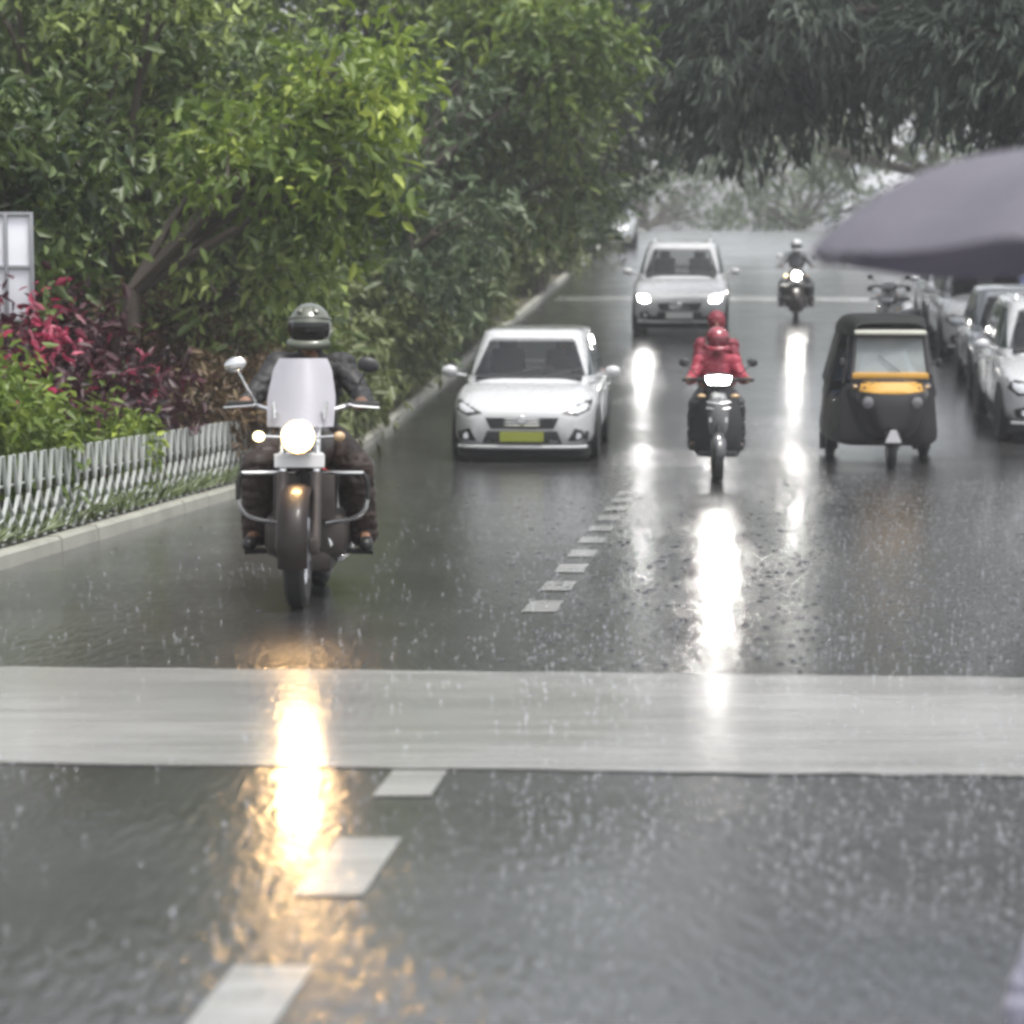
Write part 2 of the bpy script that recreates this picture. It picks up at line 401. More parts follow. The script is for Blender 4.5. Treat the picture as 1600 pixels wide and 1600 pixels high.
T('farthest hazy tree of the left verge, beside the top of the road', 1.2, 82, (-3.5, 1.6, -2, 2, 1.5, 6, 14, 1.0, 1.5), 7000, .32, LP, .2, 8, var_bias=-.1)
for i, (x, y, lab) in enumerate([(-8.2, 30, 'dark tree at the back, behind the maroon shrubs at the left'),
                                 (-7.4, 38, 'dark tree at the back between the mid green and the grey-green trees'),
                                 (-7.0, 47, 'tall dark tree filling the gap behind the grey-green tree'),
                                 (-5.5, 60, 'tall dark tree deep behind the tree with yellow tips')]):
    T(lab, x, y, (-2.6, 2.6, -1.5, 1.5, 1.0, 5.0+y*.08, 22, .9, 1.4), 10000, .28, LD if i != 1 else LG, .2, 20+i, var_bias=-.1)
#SHRUBS
G_SH = 'shrubs behind the lattice fence'
plant('shrub', 'yellow-green shrub over the fence at the left edge', 'shrub', -3.72, 18.9, blobs_in(-.5, .32, -.3, .4, .35, 1.0, 9, .25, .38, 30), 3800, .10, LB, .03, G_SH, seed=30, trunk=False)
plant('shrub', 'low bright shrub in the middle of the fence, under the maroon leaves', 'shrub', -3.2, 21.9, blobs_in(-.3, .2, -.3, .3, .35, .7, 5, .18, .26, 31), 1600, .09, LB, .03, G_SH, seed=31, trunk=False, var_bias=.08)
plant('flowering_shrub', 'pink flowered maroon shrub at the left edge below the pale building', 'shrub', -4.1, 20.9, blobs_in(-.5, .5, -.3, .3, .85, 1.45, 8, .28, .4, 32), 3200, .12, LR, .035, G_SH, seed=32, trunk=False, var_bias=.22)
plant('shrub', 'dark maroon shrub in the middle, left of the rider', 'shrub', -3.75, 22.9, blobs_in(-.7, .75, -.3, .3, .75, 1.6, 11, .3, .45, 33), 4200, .13, LR, .035, G_SH, seed=33, trunk=False, var_bias=-.05)
plant('shrub', 'brownish maroon shrub just behind the rider\'s shoulder', 'shrub', -3.5, 26.6, blobs_in(-.7, .5, -.3, .4, .8, 1.75, 9, .32, .48, 34), 4600, .1, LBR, .035, G_SH, seed=34, trunk=False, var_bias=-.15)
plant('shrub', 'olive dry shrub at the far end of the fence', 'shrub', -2.75, 25.6, blobs_in(-.5, .45, -.5, .6, .35, 1.05, 8, .28, .42, 35), 4000, .09, LBR, .03, G_SH, seed=35, trunk=False, var_bias=.12)
plant('shrub', 'dark green shrub behind the yellow-green shrub at the fence', 'shrub', -4.9, 24.2, blobs_in(-.9, .9, -.3, .3, .3, 1.0, 8, .35, .5, 36), 4000, .1, LG, .035, G_SH, seed=36, trunk=False)
G_HE = 'pale bushes lining the left kerb'
hed = [(29.5, 'nearest pale bush on the kerb, left of the white hatchback'), (33.5, 'pale olive bush on the kerb beside the white hatchback'), (38, 'pale olive bush on the kerb just past the white hatchback'),
       (43, 'pale bush halfway up the kerb below the grey-green tree'), (49, 'pale bush on the kerb level with the far white car'), (56, 'hazy bush on the kerb beyond the far white car'),
       (64, 'hazy bush on the kerb at the second cross line'), (73, 'small hazy bush near the top of the road'), (84, 'last hazy bush on the kerb before the crest')]
for i, (y, lab) in enumerate(hed):
    plant('bush', lab, 'bush', kerb_x(y)-.95, y, blobs_in(-.7, .55, -2.3, 2.3, .25, 1.35+i*.1, 15, .42, .62, 50+i), 5000, .15+.012*i, LO if i != 3 else LP, .04, G_HE, seed=50+i, trunk=False, var_bias=.15)
# low plants under the fence
def low_grass():
    r = np.random.default_rng(5); n = 5200; bl = []
    ys = r.uniform(15.5, 31, n)
    pts = []
    bm = bmesh.new()
    for y in ys:
        x = kerb_x(y)-.16-abs(r.normal(0, .35)); h = r.uniform(.05, .19); z = gz(y)+.115
        a = r.uniform(0, PI); dx, dy = math.cos(a)*.012, math.sin(a)*.012; lx, ly = r.normal(0, .05, 2)
        v = [bm.verts.new(p) for p in ((x-dx, y-dy, z), (x+dx, y+dy, z), (x+dx*.6+lx, y+dy*.6+ly, z+h*.7), (x+lx*1.8, y+ly*1.8, z+h))]
        bm.faces.new(v)
    o = obj('grass', bm, P('grass_blades', (.10, .13, .05), .5, var=.4), smooth=False)
    tag(o, 'short rough grass along the kerb under the fence', 'grass', kind='stuff')
low_grass()

# ------------------------------------------------------------------ white lattice fence
def fence():
    o = empty('lattice_fence', 'low white metal fence of curved crossing bars behind the left kerb', 'fence')
    M = P('white_fence_paint', (.36, .38, .36), .4, var=.3, coat=.2)
    H = .6; off = -.2
    def pt(y, z, lean=0): return Vector((kerb_x(y)+off+lean, y, gz(y)+.07+z))
    Y0, Y1 = 14.6, 27.8
    for k in range(50):
        for s in (-1, 1):
            bm = bmesh.new(); y = Y0+.262*k+(.09 if s > 0 else 0)
            pts = [pt(y+s*.52, .02), pt(y+s*.36, .10), pt(y+s*.17, .23), pt(y+s*.05, .38), pt(y, H)]
            tube(bm, pts, .0145, 6, 1)
            obj('picket', bm, M, o)
    for z in (.04, .40):
        bm = bmesh.new(); tube(bm, [pt(Y0-.5+i*.75, z, -.022) for i in range(19)], .010, 6); obj('rail', bm, M, o)
    for i in range(4):
        bm = bmesh.new(); y = Y0+i*4.3; box(bm, pt(y, .28, -.045), (.04, .04, .60), .006); obj('post', bm, M, o)
fence()

# ------------------------------------------------------------------ building behind the left trees
def far_building(name, label, x, y, wx, wy, h, floors, bays, col, roofcol=(.25, .25, .25)):
    o = empty(name, label, 'building'); o.location = (x, y, gz(y)-.1)
    mw = P('plaster_%d' % int(abs(x*10)+y), col, .7, var=.1, vscale=.8, bump=.2)
    bm = bmesh.new(); box(bm, (0, 0, h/2), (wx, wy, h), .04); obj('wall', bm, mw, o, smooth=False)
    bm = bmesh.new(); box(bm, (0, 0, h+.10), (wx+.5, wy+.5, .2), .03); box(bm, (0, 0, h+.45), (wx-.2, wy-.2, .5), .03); obj('roof', bm, P('roof_concrete', roofcol, .7), o, smooth=False)
    fh = h/floors
    for f in range(floors):
        for b in range(bays):
            cx = -wx/2+wx*(b+.5)/bays; ww, wh = wx/bays*.5, fh*.5; cz = fh*(f+.55)
            bm = bmesh.new()
            for dx, dz, sx, sz in ((-ww/2, 0, .07, wh+.07), (ww/2, 0, .07, wh+.07), (0, wh/2, ww-.07, .07), (0, -wh/2, ww-.07, .07), (0, 0, .05, wh-.07)):
                box(bm, (cx+dx, -wy/2-.03, cz+dz), (sx, .09, sz))
            fr = obj('window', bm, P('window_frame', (.5, .51, .53), .5), o, smooth=False)
            bm = bmesh.new(); box(bm, (cx, -wy/2-.012, cz), (ww, .03, wh)); obj('pane', bm, P('window_glass', (.42, .44, .46), .15, var=.3), fr, smooth=False)  # pane colour lightened towards the wall tone, distance haze put into the colour
            bm = bmesh.new(); box(bm, (cx, -wy/2-.12, cz-wh/2-.06), (ww+.2, .2, .06), .01); obj('sill', bm, mw, fr, smooth=False)
    return o
def notice_board():
    o = empty('notice_board', 'white notice board on two posts among the leaves at the left edge', 'notice board'); o.location = (-4.42, 21.6, gz(21.6)+.06)
    bm = bmesh.new(); box(bm, (0, 0, 1.95), (1.15, .04, .82), .008); obj('panel', bm, P('white_board', (.72, .73, .78), .35, var=.06), o)
    bm = bmesh.new()
    for dz in (-.42, 0, .42): box(bm, (0, -.03, 1.95+dz), (1.2, .03, .03), .004)
    for dx in (-.585, -.1, .38, .585): box(bm, (dx, -.034, 1.95), (.03, .034, .87), .004)
    obj('frame', bm, P('board_frame', (.25, .26, .28), .4), o)
    for dx in (-.5, .5):
        bm = bmesh.new(); tube(bm, [(dx, .04, -.2), (dx, .04, 2.3)], .03, 10); obj('post', bm, P('board_post', (.2, .2, .2), .5), o)
notice_board()
far_building('apartment_building', 'hazy low grey block left of the pale apartment block at the road end', -6, 170, 15, 9, 7, 3, 5, (.5, .52, .52))
far_building('apartment_building', 'hazy white block at the road end, just left of the umbrella', 26, 160, 14, 10, 9.5, 3, 5, (.80, .81, .84))

#RIGHT_CANOPY
G_RT = 'trees on the right pavement'
def U(label, x, y, bb, n, size, mat, tr, sd, name='leafy_tree', g=G_RT, **k): return plant(name, label, 'tree', x, y, blobs_in(*bb, sd), n, size, mat, tr, g, seed=sd, **k)
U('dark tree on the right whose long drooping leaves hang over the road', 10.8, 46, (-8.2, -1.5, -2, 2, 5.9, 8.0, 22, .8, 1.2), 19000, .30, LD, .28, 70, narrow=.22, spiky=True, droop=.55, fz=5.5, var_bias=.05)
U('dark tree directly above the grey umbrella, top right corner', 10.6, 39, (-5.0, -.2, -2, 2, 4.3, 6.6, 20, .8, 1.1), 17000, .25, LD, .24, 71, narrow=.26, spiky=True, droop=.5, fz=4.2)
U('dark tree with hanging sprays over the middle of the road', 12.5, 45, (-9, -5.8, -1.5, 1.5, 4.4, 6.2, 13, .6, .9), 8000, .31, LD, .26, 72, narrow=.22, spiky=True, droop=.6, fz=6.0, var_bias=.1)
U('hazy tree with spiky pale fronds at the far end of the road', 14.5, 92, (-8, 1, -2, 2, 2.6, 6.0, 8, .9, 1.4), 3500, .5, LP, .2, 73, name='palm_like_tree', narrow=.16, spiky=True, droop=.3, var_bias=.1, fz=2.2)
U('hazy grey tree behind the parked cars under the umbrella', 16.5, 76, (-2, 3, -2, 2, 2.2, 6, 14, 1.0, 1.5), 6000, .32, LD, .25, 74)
for i, (x, y) in enumerate([(-14, 120), (-1, 135), (24, 130), (7.5, 150), (15, 142), (2.8, 165)]):
    U(['hazy round tree far left behind the crest', 'hazy tree behind the crest above the far kerb', 'faint tree behind the spiky fronded tree', 'thin faint tree in the middle of the gap at the road end', 'thin faint tree right of the middle of the gap', 'faint tree at the far left of the gap, behind the crest'][i], x, y, (-3.5, 3.5, -2, 2, .6, 3.2+(i%2), 14, .8, 1.3), 3000 if i < 3 else 1700, .42, LP, .2, 90+i, g='hazy trees at the end of the road')
#VEHICLES
M_WHITE = P('white_car_paint', (.47, .48, .49), .28, coat=1, var=.03)
M_SILV = P('silver_car_paint', (.55, .57, .60), .3, metal=.4, coat=1, var=.04)
M_BLUE = P('blue_car_paint', (.05, .07, .30), .3, coat=1, var=.05)
M_GLASS = P('car_glass', (.035, .045, .05), .06, var=.3, spec=.8)
M_BLACK = P('black_plastic', (.018, .018, .02), .4, var=.2)
M_RUB = P('tyre_rubber', (.02, .02, .02), .6, var=.2)
M_RIM = P('alloy_rim', (.5, .5, .52), .3, metal=.9)
M_CHR = P('chrome', (.75, .75, .74), .15, metal=1, var=.05)
M_LENS = P('lamp_lens', (.55, .57, .6), .08, var=.1, coat=1)
M_GLOW = P('lit_headlamp', (1, .97, .9), .3, emit=110, emcol=(1, .97, .92))
M_SUVG = P('lit_car_headlamp', (1, .97, .9), .3, emit=70, emcol=(1, .98, .95))
M_YPL = P('yellow_plate', (.24, .27, .04), .5, var=.08)
M_WPL = P('white_plate', (.7, .7, .7), .4, var=.05)
M_UNDER = P('underbody', (.012, .012, .012), .8)
def wheel(parent, x, y, r, wid, n_spoke=5, axis_sign=1, name='wheel', rim_mat=None):
    bm = bmesh.new(); h = wid/2
    lathe(bm, [(r*.62, -h*.8), (r*.80, -h), (r*.93, -h*.95), (r, -h*.6), (r*1.004, 0), (r, h*.6), (r*.93, h*.95), (r*.80, h), (r*.62, h*.8), (r*.60, 0), (r*.62, -h*.8)], (x, y, r), 'X', 32)
    w_ = obj(name, bm, M_RUB, parent)
    bm = bmesh.new()
    lathe(bm, [(r*.61, -h*.75), (r*.64, -h*.7), (r*.60, 0), (r*.64, h*.7), (r*.61, h*.75), (r*.56, h*.6), (r*.55, 0), (r*.56, -h*.6), (r*.61, -h*.75)], (x, y, r), 'X', 28)
    for k in range(n_spoke):
        a = 2*PI*k/n_spoke+.3
        tube(bm, [(x+axis_sign*h*.45, y, r), (x+axis_sign*h*.55, y+math.cos(a)*r*.58, r+math.sin(a)*r*.58)], [r*.11, r*.08], 6)
    lathe(bm, [(.001, -h*.8), (r*.16, -h*.8), (r*.16, h*.8), (.001, h*.8)], (x, y, r), 'X', 14)
    obj('rim', bm, rim_mat or M_RIM, w_)
    return w_
def plate_text(body_txt, parent, loc, size, mat, rotx=PI/2):
    c = bpy.data.curves.new('plate_number', 'FONT'); c.body = body_txt; c.size = size; c.align_x = 'CENTER'; c.align_y = 'CENTER'; c.extrude = .001
    t = bpy.data.objects.new('tmp', c); COL.objects.link(t)
    dg = bpy.context.evaluated_depsgraph_get(); me = bpy.data.meshes.new_from_object(t.evaluated_get(dg)); bpy.data.objects.remove(t)
    me.transform(Matrix.Translation(loc) @ Matrix.Rotation(rotx, 4, 'X')); return link('plate_number', me, mat, parent, smooth=False)
def hollow(cab, fronts, fy0, fy1, backs, by0, by1):
    '''turn the closed cabin into a thin shell and cut the front and rear window openings'''
    sm_ = cab.modifiers.new('s', 'SOLIDIFY'); sm_.thickness = .03; sm_.offset = -1
    cut = bmesh.new()
    for ol, a, b in [(f, fy0, fy1) for f in fronts]+[(f, by0, by1) for f in backs]: loft(cut, [[(x, y, z) for x, z in ol] for y in (a, b)])
    bmesh.ops.recalc_face_normals(cut, faces=cut.faces); cm = bpy.data.meshes.new('cut'); cut.to_mesh(cm); cut.free(); co = bpy.data.objects.new('cut', cm); COL.objects.link(co)
    bo = cab.modifiers.new('b', 'BOOLEAN'); bo.operation = 'DIFFERENCE'; bo.solver = 'EXACT'; bo.object = co
    dg = bpy.context.evaluated_depsgraph_get(); dg.update(); m2 = bpy.data.meshes.new_from_object(cab.evaluated_get(dg)); cab.modifiers.clear()
    cab.data = m2; m2.name = 'roof'; bpy.data.objects.remove(co)
M_WSG = P('windscreen_glass', (.02, .025, .028), .05, var=.2, spec=.8, alpha=.25)
M_INT = P('car_interior', (.03, .03, .033), .7)
def car(name, label, paint, kind='hatch', group=None, lit=False):
    o = empty(name, label, 'car', group)
    if kind == 'hatch': W, L, H, hood, cowl_y, clear = .84, 3.7, 1.47, .90, 1.0, .17
    else: W, L, H, hood, cowl_y, clear = .90, 4.3, 1.68, 1.05, 1.15, .24
    y0 = -L/2
    # lower body
    bm = bmesh.new()
    nose = [(0.00, .66, .30, hood*.60), (.03, .73, .26, hood*.68), (.10, .84, .22, hood*.76), (.25, .93, .2, hood*.83), (.5, .98, .2, hood*.90), (.8, 1.0, .2, hood*.97), (cowl_y, 1.0, .2, hood*1.0),
            (cowl_y+.5, 1.0, .2, hood*1.02), (L*.5, 1.0, .2, hood*1.03), (L*.75, 1.0, .2, hood*1.04), (L-.4, .99, .22, hood*1.05), (L-.12, .94, .25, hood*1.04), (L-.03, .88, .30, hood*.98), (L, .80, .36, hood*.9)]
    loft(bm, [sring(W*hw, clear+(zb-.2), zt, y0+y, 36, 5.0) for y, hw, zb, zt in nose])
    body = obj('body', bm, paint, o, angle=60); bv = bvh_of(body)
    # greenhouse with roof
    ya, yb = y0+cowl_y-.12, y0+L-.12; ra, rb = y0+cowl_y+.68, y0+L-.62
    bm = bmesh.new(); zz = []
    for t, q in ((0, 0), (.2, .2), (.4, .4), (.6, .6), (.8, .8), (.92, .91), (.975, .955)):
        zz.append(pring(W*(.93-.21*q**1.15), ya+(ra-ya)*q, yb+(rb-yb)*q, hood*.97+(H-.02-hood*.97)*t, 40, 5.5))
    zz.append(pring(W*.62, ra+.10, rb-.10, H-.006, 40, 5)); zz.append(pring(W*.35, ra+.35, rb-.35, H, 40, 4))
    loft(bm, zz); cab = obj('roof', bm, paint, o, angle=60); cv = bvh_of(cab)
    hollow(cab, [[(-W*.78, hood+.05), (W*.78, hood+.05), (W*.60, H-.135), (-W*.60, H-.135)]], y0+cowl_y-.6, ra+.02, [[(-W*.66, hood+.10), (W*.66, hood+.10), (W*.52, H-.15), (-W*.52, H-.15)]], rb, y0+L+.3)
    zt, zb_ = H-.13, hood+.035
    a, b = W*.80, W*.615
    obj('windscreen', drape(cv, [(-a, zb_), (a, zb_), (b, zt), (b*.9, zt+.03), (-b*.9, zt+.03), (-b, zt)], off=.010, th=.006, dense=14, rings=12), M_WSG, o)
    obj('rear_window', drape(cv, [(-a*.85, zb_+.05), (a*.85, zb_+.05), (b*.9, zt), (-b*.9, zt)], d=(0, -1, 0), off=.010, th=.006, dense=14, rings=12), M_WSG, o)
    bm = bmesh.new(); box(bm, (0, ya+.30, hood+.03), (W*1.5, .45, .05), .02); box(bm, (.32, ya+.42, hood+.07), (.34, .2, .08), .03); obj('dashboard', bm, M_INT, o)
    for s in (-1, 1):
        bm = bmesh.new(); box(bm, (s*.34, ra+.42, hood+.12), (.42, .12, .40), .05, rot=(-.15, 0, 0)); box(bm, (s*.34, ra+.46, hood+.37), (.22, .09, .16), .04); obj('front_seat', bm, M_INT, o)
    bm = bmesh.new(); tube(bm, [(.34+.15*math.cos(a*PI/8), ya+.55, hood+.10+.15*math.sin(a*PI/8)) for a in range(17)], .012, 6); obj('steering_wheel', bm, M_INT, o)
    for s in (-1, 1):
        f0, f1, f2, f3 = ya+.28, (ya+yb)/2-.06, (ya+yb)/2+.04, yb-.45
        for p in ([(f0, zb_+.02), (f1, zb_+.02), (f1, zt+.02), (ra+.16, zt+.02)], [(f2, zb_+.02), (f3, zb_+.05), (rb-.25, zt+.02), (f2, zt+.02)]):
            obj('side_window', drape(cv, p, d=(-s, 0, 0), off=.010, th=.006, dense=10, rings=10), M_GLASS, o)
        bm = bmesh.new(); box(bm, (s*(W+.045), y0+cowl_y+.42, hood+.06), (.02, .9, .012), .004)
    # headlamps: swept-back outlines draped over the corner
    for s in (-1, 1):
        if kind == 'hatch': ol = [(s*.45, hood*.655), (s*.62, hood*.62), (s*.77, hood*.69), (s*.785, hood*.80), (s*.70, hood*.80)]
        else: ol = [(s*.50, hood*.60), (s*.72, hood*.58), (s*.83, hood*.66), (s*.83, hood*.77), (s*.55, hood*.74)]
        bz = obj('headlamp', drape(bv, ol, off=.004, th=.003), M_BLACK if not lit else M_LENS, o)
        c = sum((Vector(p) for p in ol), Vector((0, 0)))/5
        inn = [tuple(c.lerp(Vector(p), .62)) for p in ol]
        obj('lens', drape(bv, inn, off=.011, th=.003), M_SUVG if lit else M_LENS, bz)
    # grille, intake, fog lamps, badge
    gz0, gz1 = (hood*.47, hood*.60)
    gr = obj('grille', drape(bv, [(-.42, gz1), (-.36, gz0-.01), (.36, gz0-.01), (.42, gz1)], off=.004, th=.003), M_BLACK, o)
    bm = bmesh.new()
    for k in range(3):
        hit = bv.ray_cast(Vector((0, -6, gz0+.03+k*.035)), Vector((0, 1, 0)))[0]
        yy = hit.y if hit else y0
        tube(bm, [(-.33, yy+.012, gz0+.03+k*.035), (0, yy-.014, gz0+.03+k*.035), (.33, yy+.012, gz0+.03+k*.035)], .007, 6, 1)
    obj('grille_bar', bm, M_CHR, gr)
    bm = bmesh.new(); yy = y0-.018
    lathe(bm, [(.001, -.004), (.042, -.004), (.046, .0), (.042, .012)], (0, yy-.012, gz1-.02), 'Y', 18); obj('badge', bm, M_CHR, o)
    obj('air_intake', drape(bv, [(-.40, clear+.22), (-.46, clear+.07), (.46, clear+.07), (.40, clear+.22)], off=.004, th=.003), M_BLACK, o)
    if kind == 'suv': obj('bumper_cladding', drape(bv, [(-.88, clear+.04), (.88, clear+.04), (.84, clear+.17), (.5, clear+.13), (-.5, clear+.13), (-.84, clear+.17)], off=.008, th=.006, dense=10), M_BLACK, o)
    for s in (-1, 1):
        fl = obj('fog_lamp', drape(bv, [(s*.52, clear+.10), (s*.74, clear+.10), (s*.76, clear+.20), (s*.60, clear+.25)], off=.004, th=.003), M_BLACK, o)
        hit = bv.ray_cast(Vector((s*.64, -6, clear+.16)), Vector((0, 1, 0)))[0]
        if hit:
            bm = bmesh.new(); lathe(bm, [(.001, -.012), (.035, -.012), (.04, .02)], (hit.x, hit.y-.008, hit.z), 'Y', 14); obj('lens', bm, M_LENS, fl)
    bm = bmesh.new(); tube(bm, [(-W*.87, y0+.12, clear+.035), (-W*.7, y0+.01, clear+.035), (0, y0-.03, clear+.035), (W*.7, y0+.01, clear+.035), (W*.87, y0+.12, clear+.035)], .022, 8, 2)
    obj('bumper_lip', bm, paint, o)
    bm = bmesh.new(); box(bm, (0, 0, clear-.03), (W*1.8, L-.35, .16), .03); obj('underbody', bm, M_UNDER, o)
    pl = (-.25, .25) ; bm = bmesh.new(); zc = clear+.155
    box(bm, (0, y0-.045, zc), (.50, .012, .115), .004); pp = obj('number_plate', bm, M_YPL if kind == 'hatch' else M_WPL, o, smooth=False)
    # wipers, mirrors, door seams, handles
    bm = bmesh.new()
    for s in (-.35, .18):
        hits = [cv.ray_cast(Vector((s+dx, -6, z)), Vector((0, 1, 0)))[0] for dx, z in ((0, zb_+.01), (.2, zb_+.05), (.42, zb_+.10))]
        if all(hits): tube(bm, [h-Vector((0, .014, 0)) for h in hits], .007, 6)
    obj('wiper', bm, M_BLACK, o)
    for s in (-1, 1):
        bm = bmesh.new(); ellip(bm, (s*(W+.13), y0+cowl_y+.32, hood+.09), (.10, .055, .07), seg=14)
        tube(bm, [(s*(W*.92), y0+cowl_y+.36, hood+.03), (s*(W+.08), y0+cowl_y+.33, hood+.06)], .02, 8)
        mi = obj('wing_mirror', bm, paint, o)
        bm = bmesh.new(); ellip(bm, (s*(W+.13), y0+cowl_y+.366, hood+.09), (.085, .012, .056), seg=12); obj('mirror_glass', bm, M_GLASS, mi)
        for yy in (y0+cowl_y+.85, y0+cowl_y+1.75):
            bm = bmesh.new(); box(bm, (s*(W+.008), yy, hood*.84), (.03, .16, .025), .008); obj('door_handle', bm, paint, o)
        for yy in (y0+cowl_y+.15, y0+cowl_y+1.05, y0+cowl_y+1.9):
            bm = bmesh.new(); box(bm, (s*(W-.002), yy, hood*.62), (.012, .008, hood*.55)); obj('door_seam', bm, M_BLACK, o, smooth=False)
        for yy in (y0+.72, y0+L-.72):
            r = .30 if kind == 'hatch' else .34
            bm = bmesh.new(); lathe(bm, [(.001, 0), (r*1.17, 0), (r*1.17, .012), (.001, .012)], (s*(W-.006)-.006, yy, r), 'X', 28); obj('wheel_arch', bm, M_UNDER, o)
            wheel(o, s*(W-.085), yy, r, .19, axis_sign=s)
        bm = bmesh.new(); box(bm, (s*W*.78, y0+L-.02, hood*.86), (.2, .06, .2), .03); obj('tail_lamp', bm, P('tail_red', (.35, .02, .02), .2), o)
    if kind == 'suv':
        for s in (-1, 1):
            bm = bmesh.new(); tube(bm, [(s*W*.6, ra+.25, H-.01), (s*W*.6, ra+.3, H+.05), (s*W*.6, rb-.3, H+.05), (s*W*.6, rb-.25, H-.01)], .014, 6); obj('roof_rail', bm, M_SILV, o)
    return o
hatch = car('hatchback', 'white hatchback with yellow-green number plate driving towards the camera in the left lane', M_WHITE, 'hatch')
def occupants(o, seats, roof=1.3):
    pass
place(hatch, .27, 32.4, -RD)
suv = car('suv', 'white car with lit headlamps coming down the far part of the road', M_WHITE, 'suv', lit=True)
place(suv, 3.33, 52.8, -RD)
pk = car('suv', 'white car cut by the right edge of the photo, beside the auto rickshaw', M_WHITE, 'suv'); place(pk, 7.12, 35.2, -.075)
pk4 = car('hatchback', 'silver car in the row on the right, directly behind the cut off white car', M_SILV, 'hatch'); place(pk4, 7.75, 41.2, -RD)
pk3 = car('hatchback', 'blue car in the second row at the right edge, just below the umbrella rim', M_BLUE, 'hatch'); place(pk3, 9.2, 45.5, -RD)
pk2 = copy_tree(pk); pk2['label'] = 'white car third in the row on the right, beyond the silver one'; place(pk2, 8.25, 47.0, -RD)
pk8 = copy_tree(pk4); pk8['label'] = 'silver car last in the row on the right, farthest under the umbrella'; place(pk8, 8.85, 53.0, -RD)
pk5 = copy_tree(pk4); pk5['label'] = 'small hazy silver car at the crest, left of the far white car'; place(pk5, 3.3, 90, -RD)

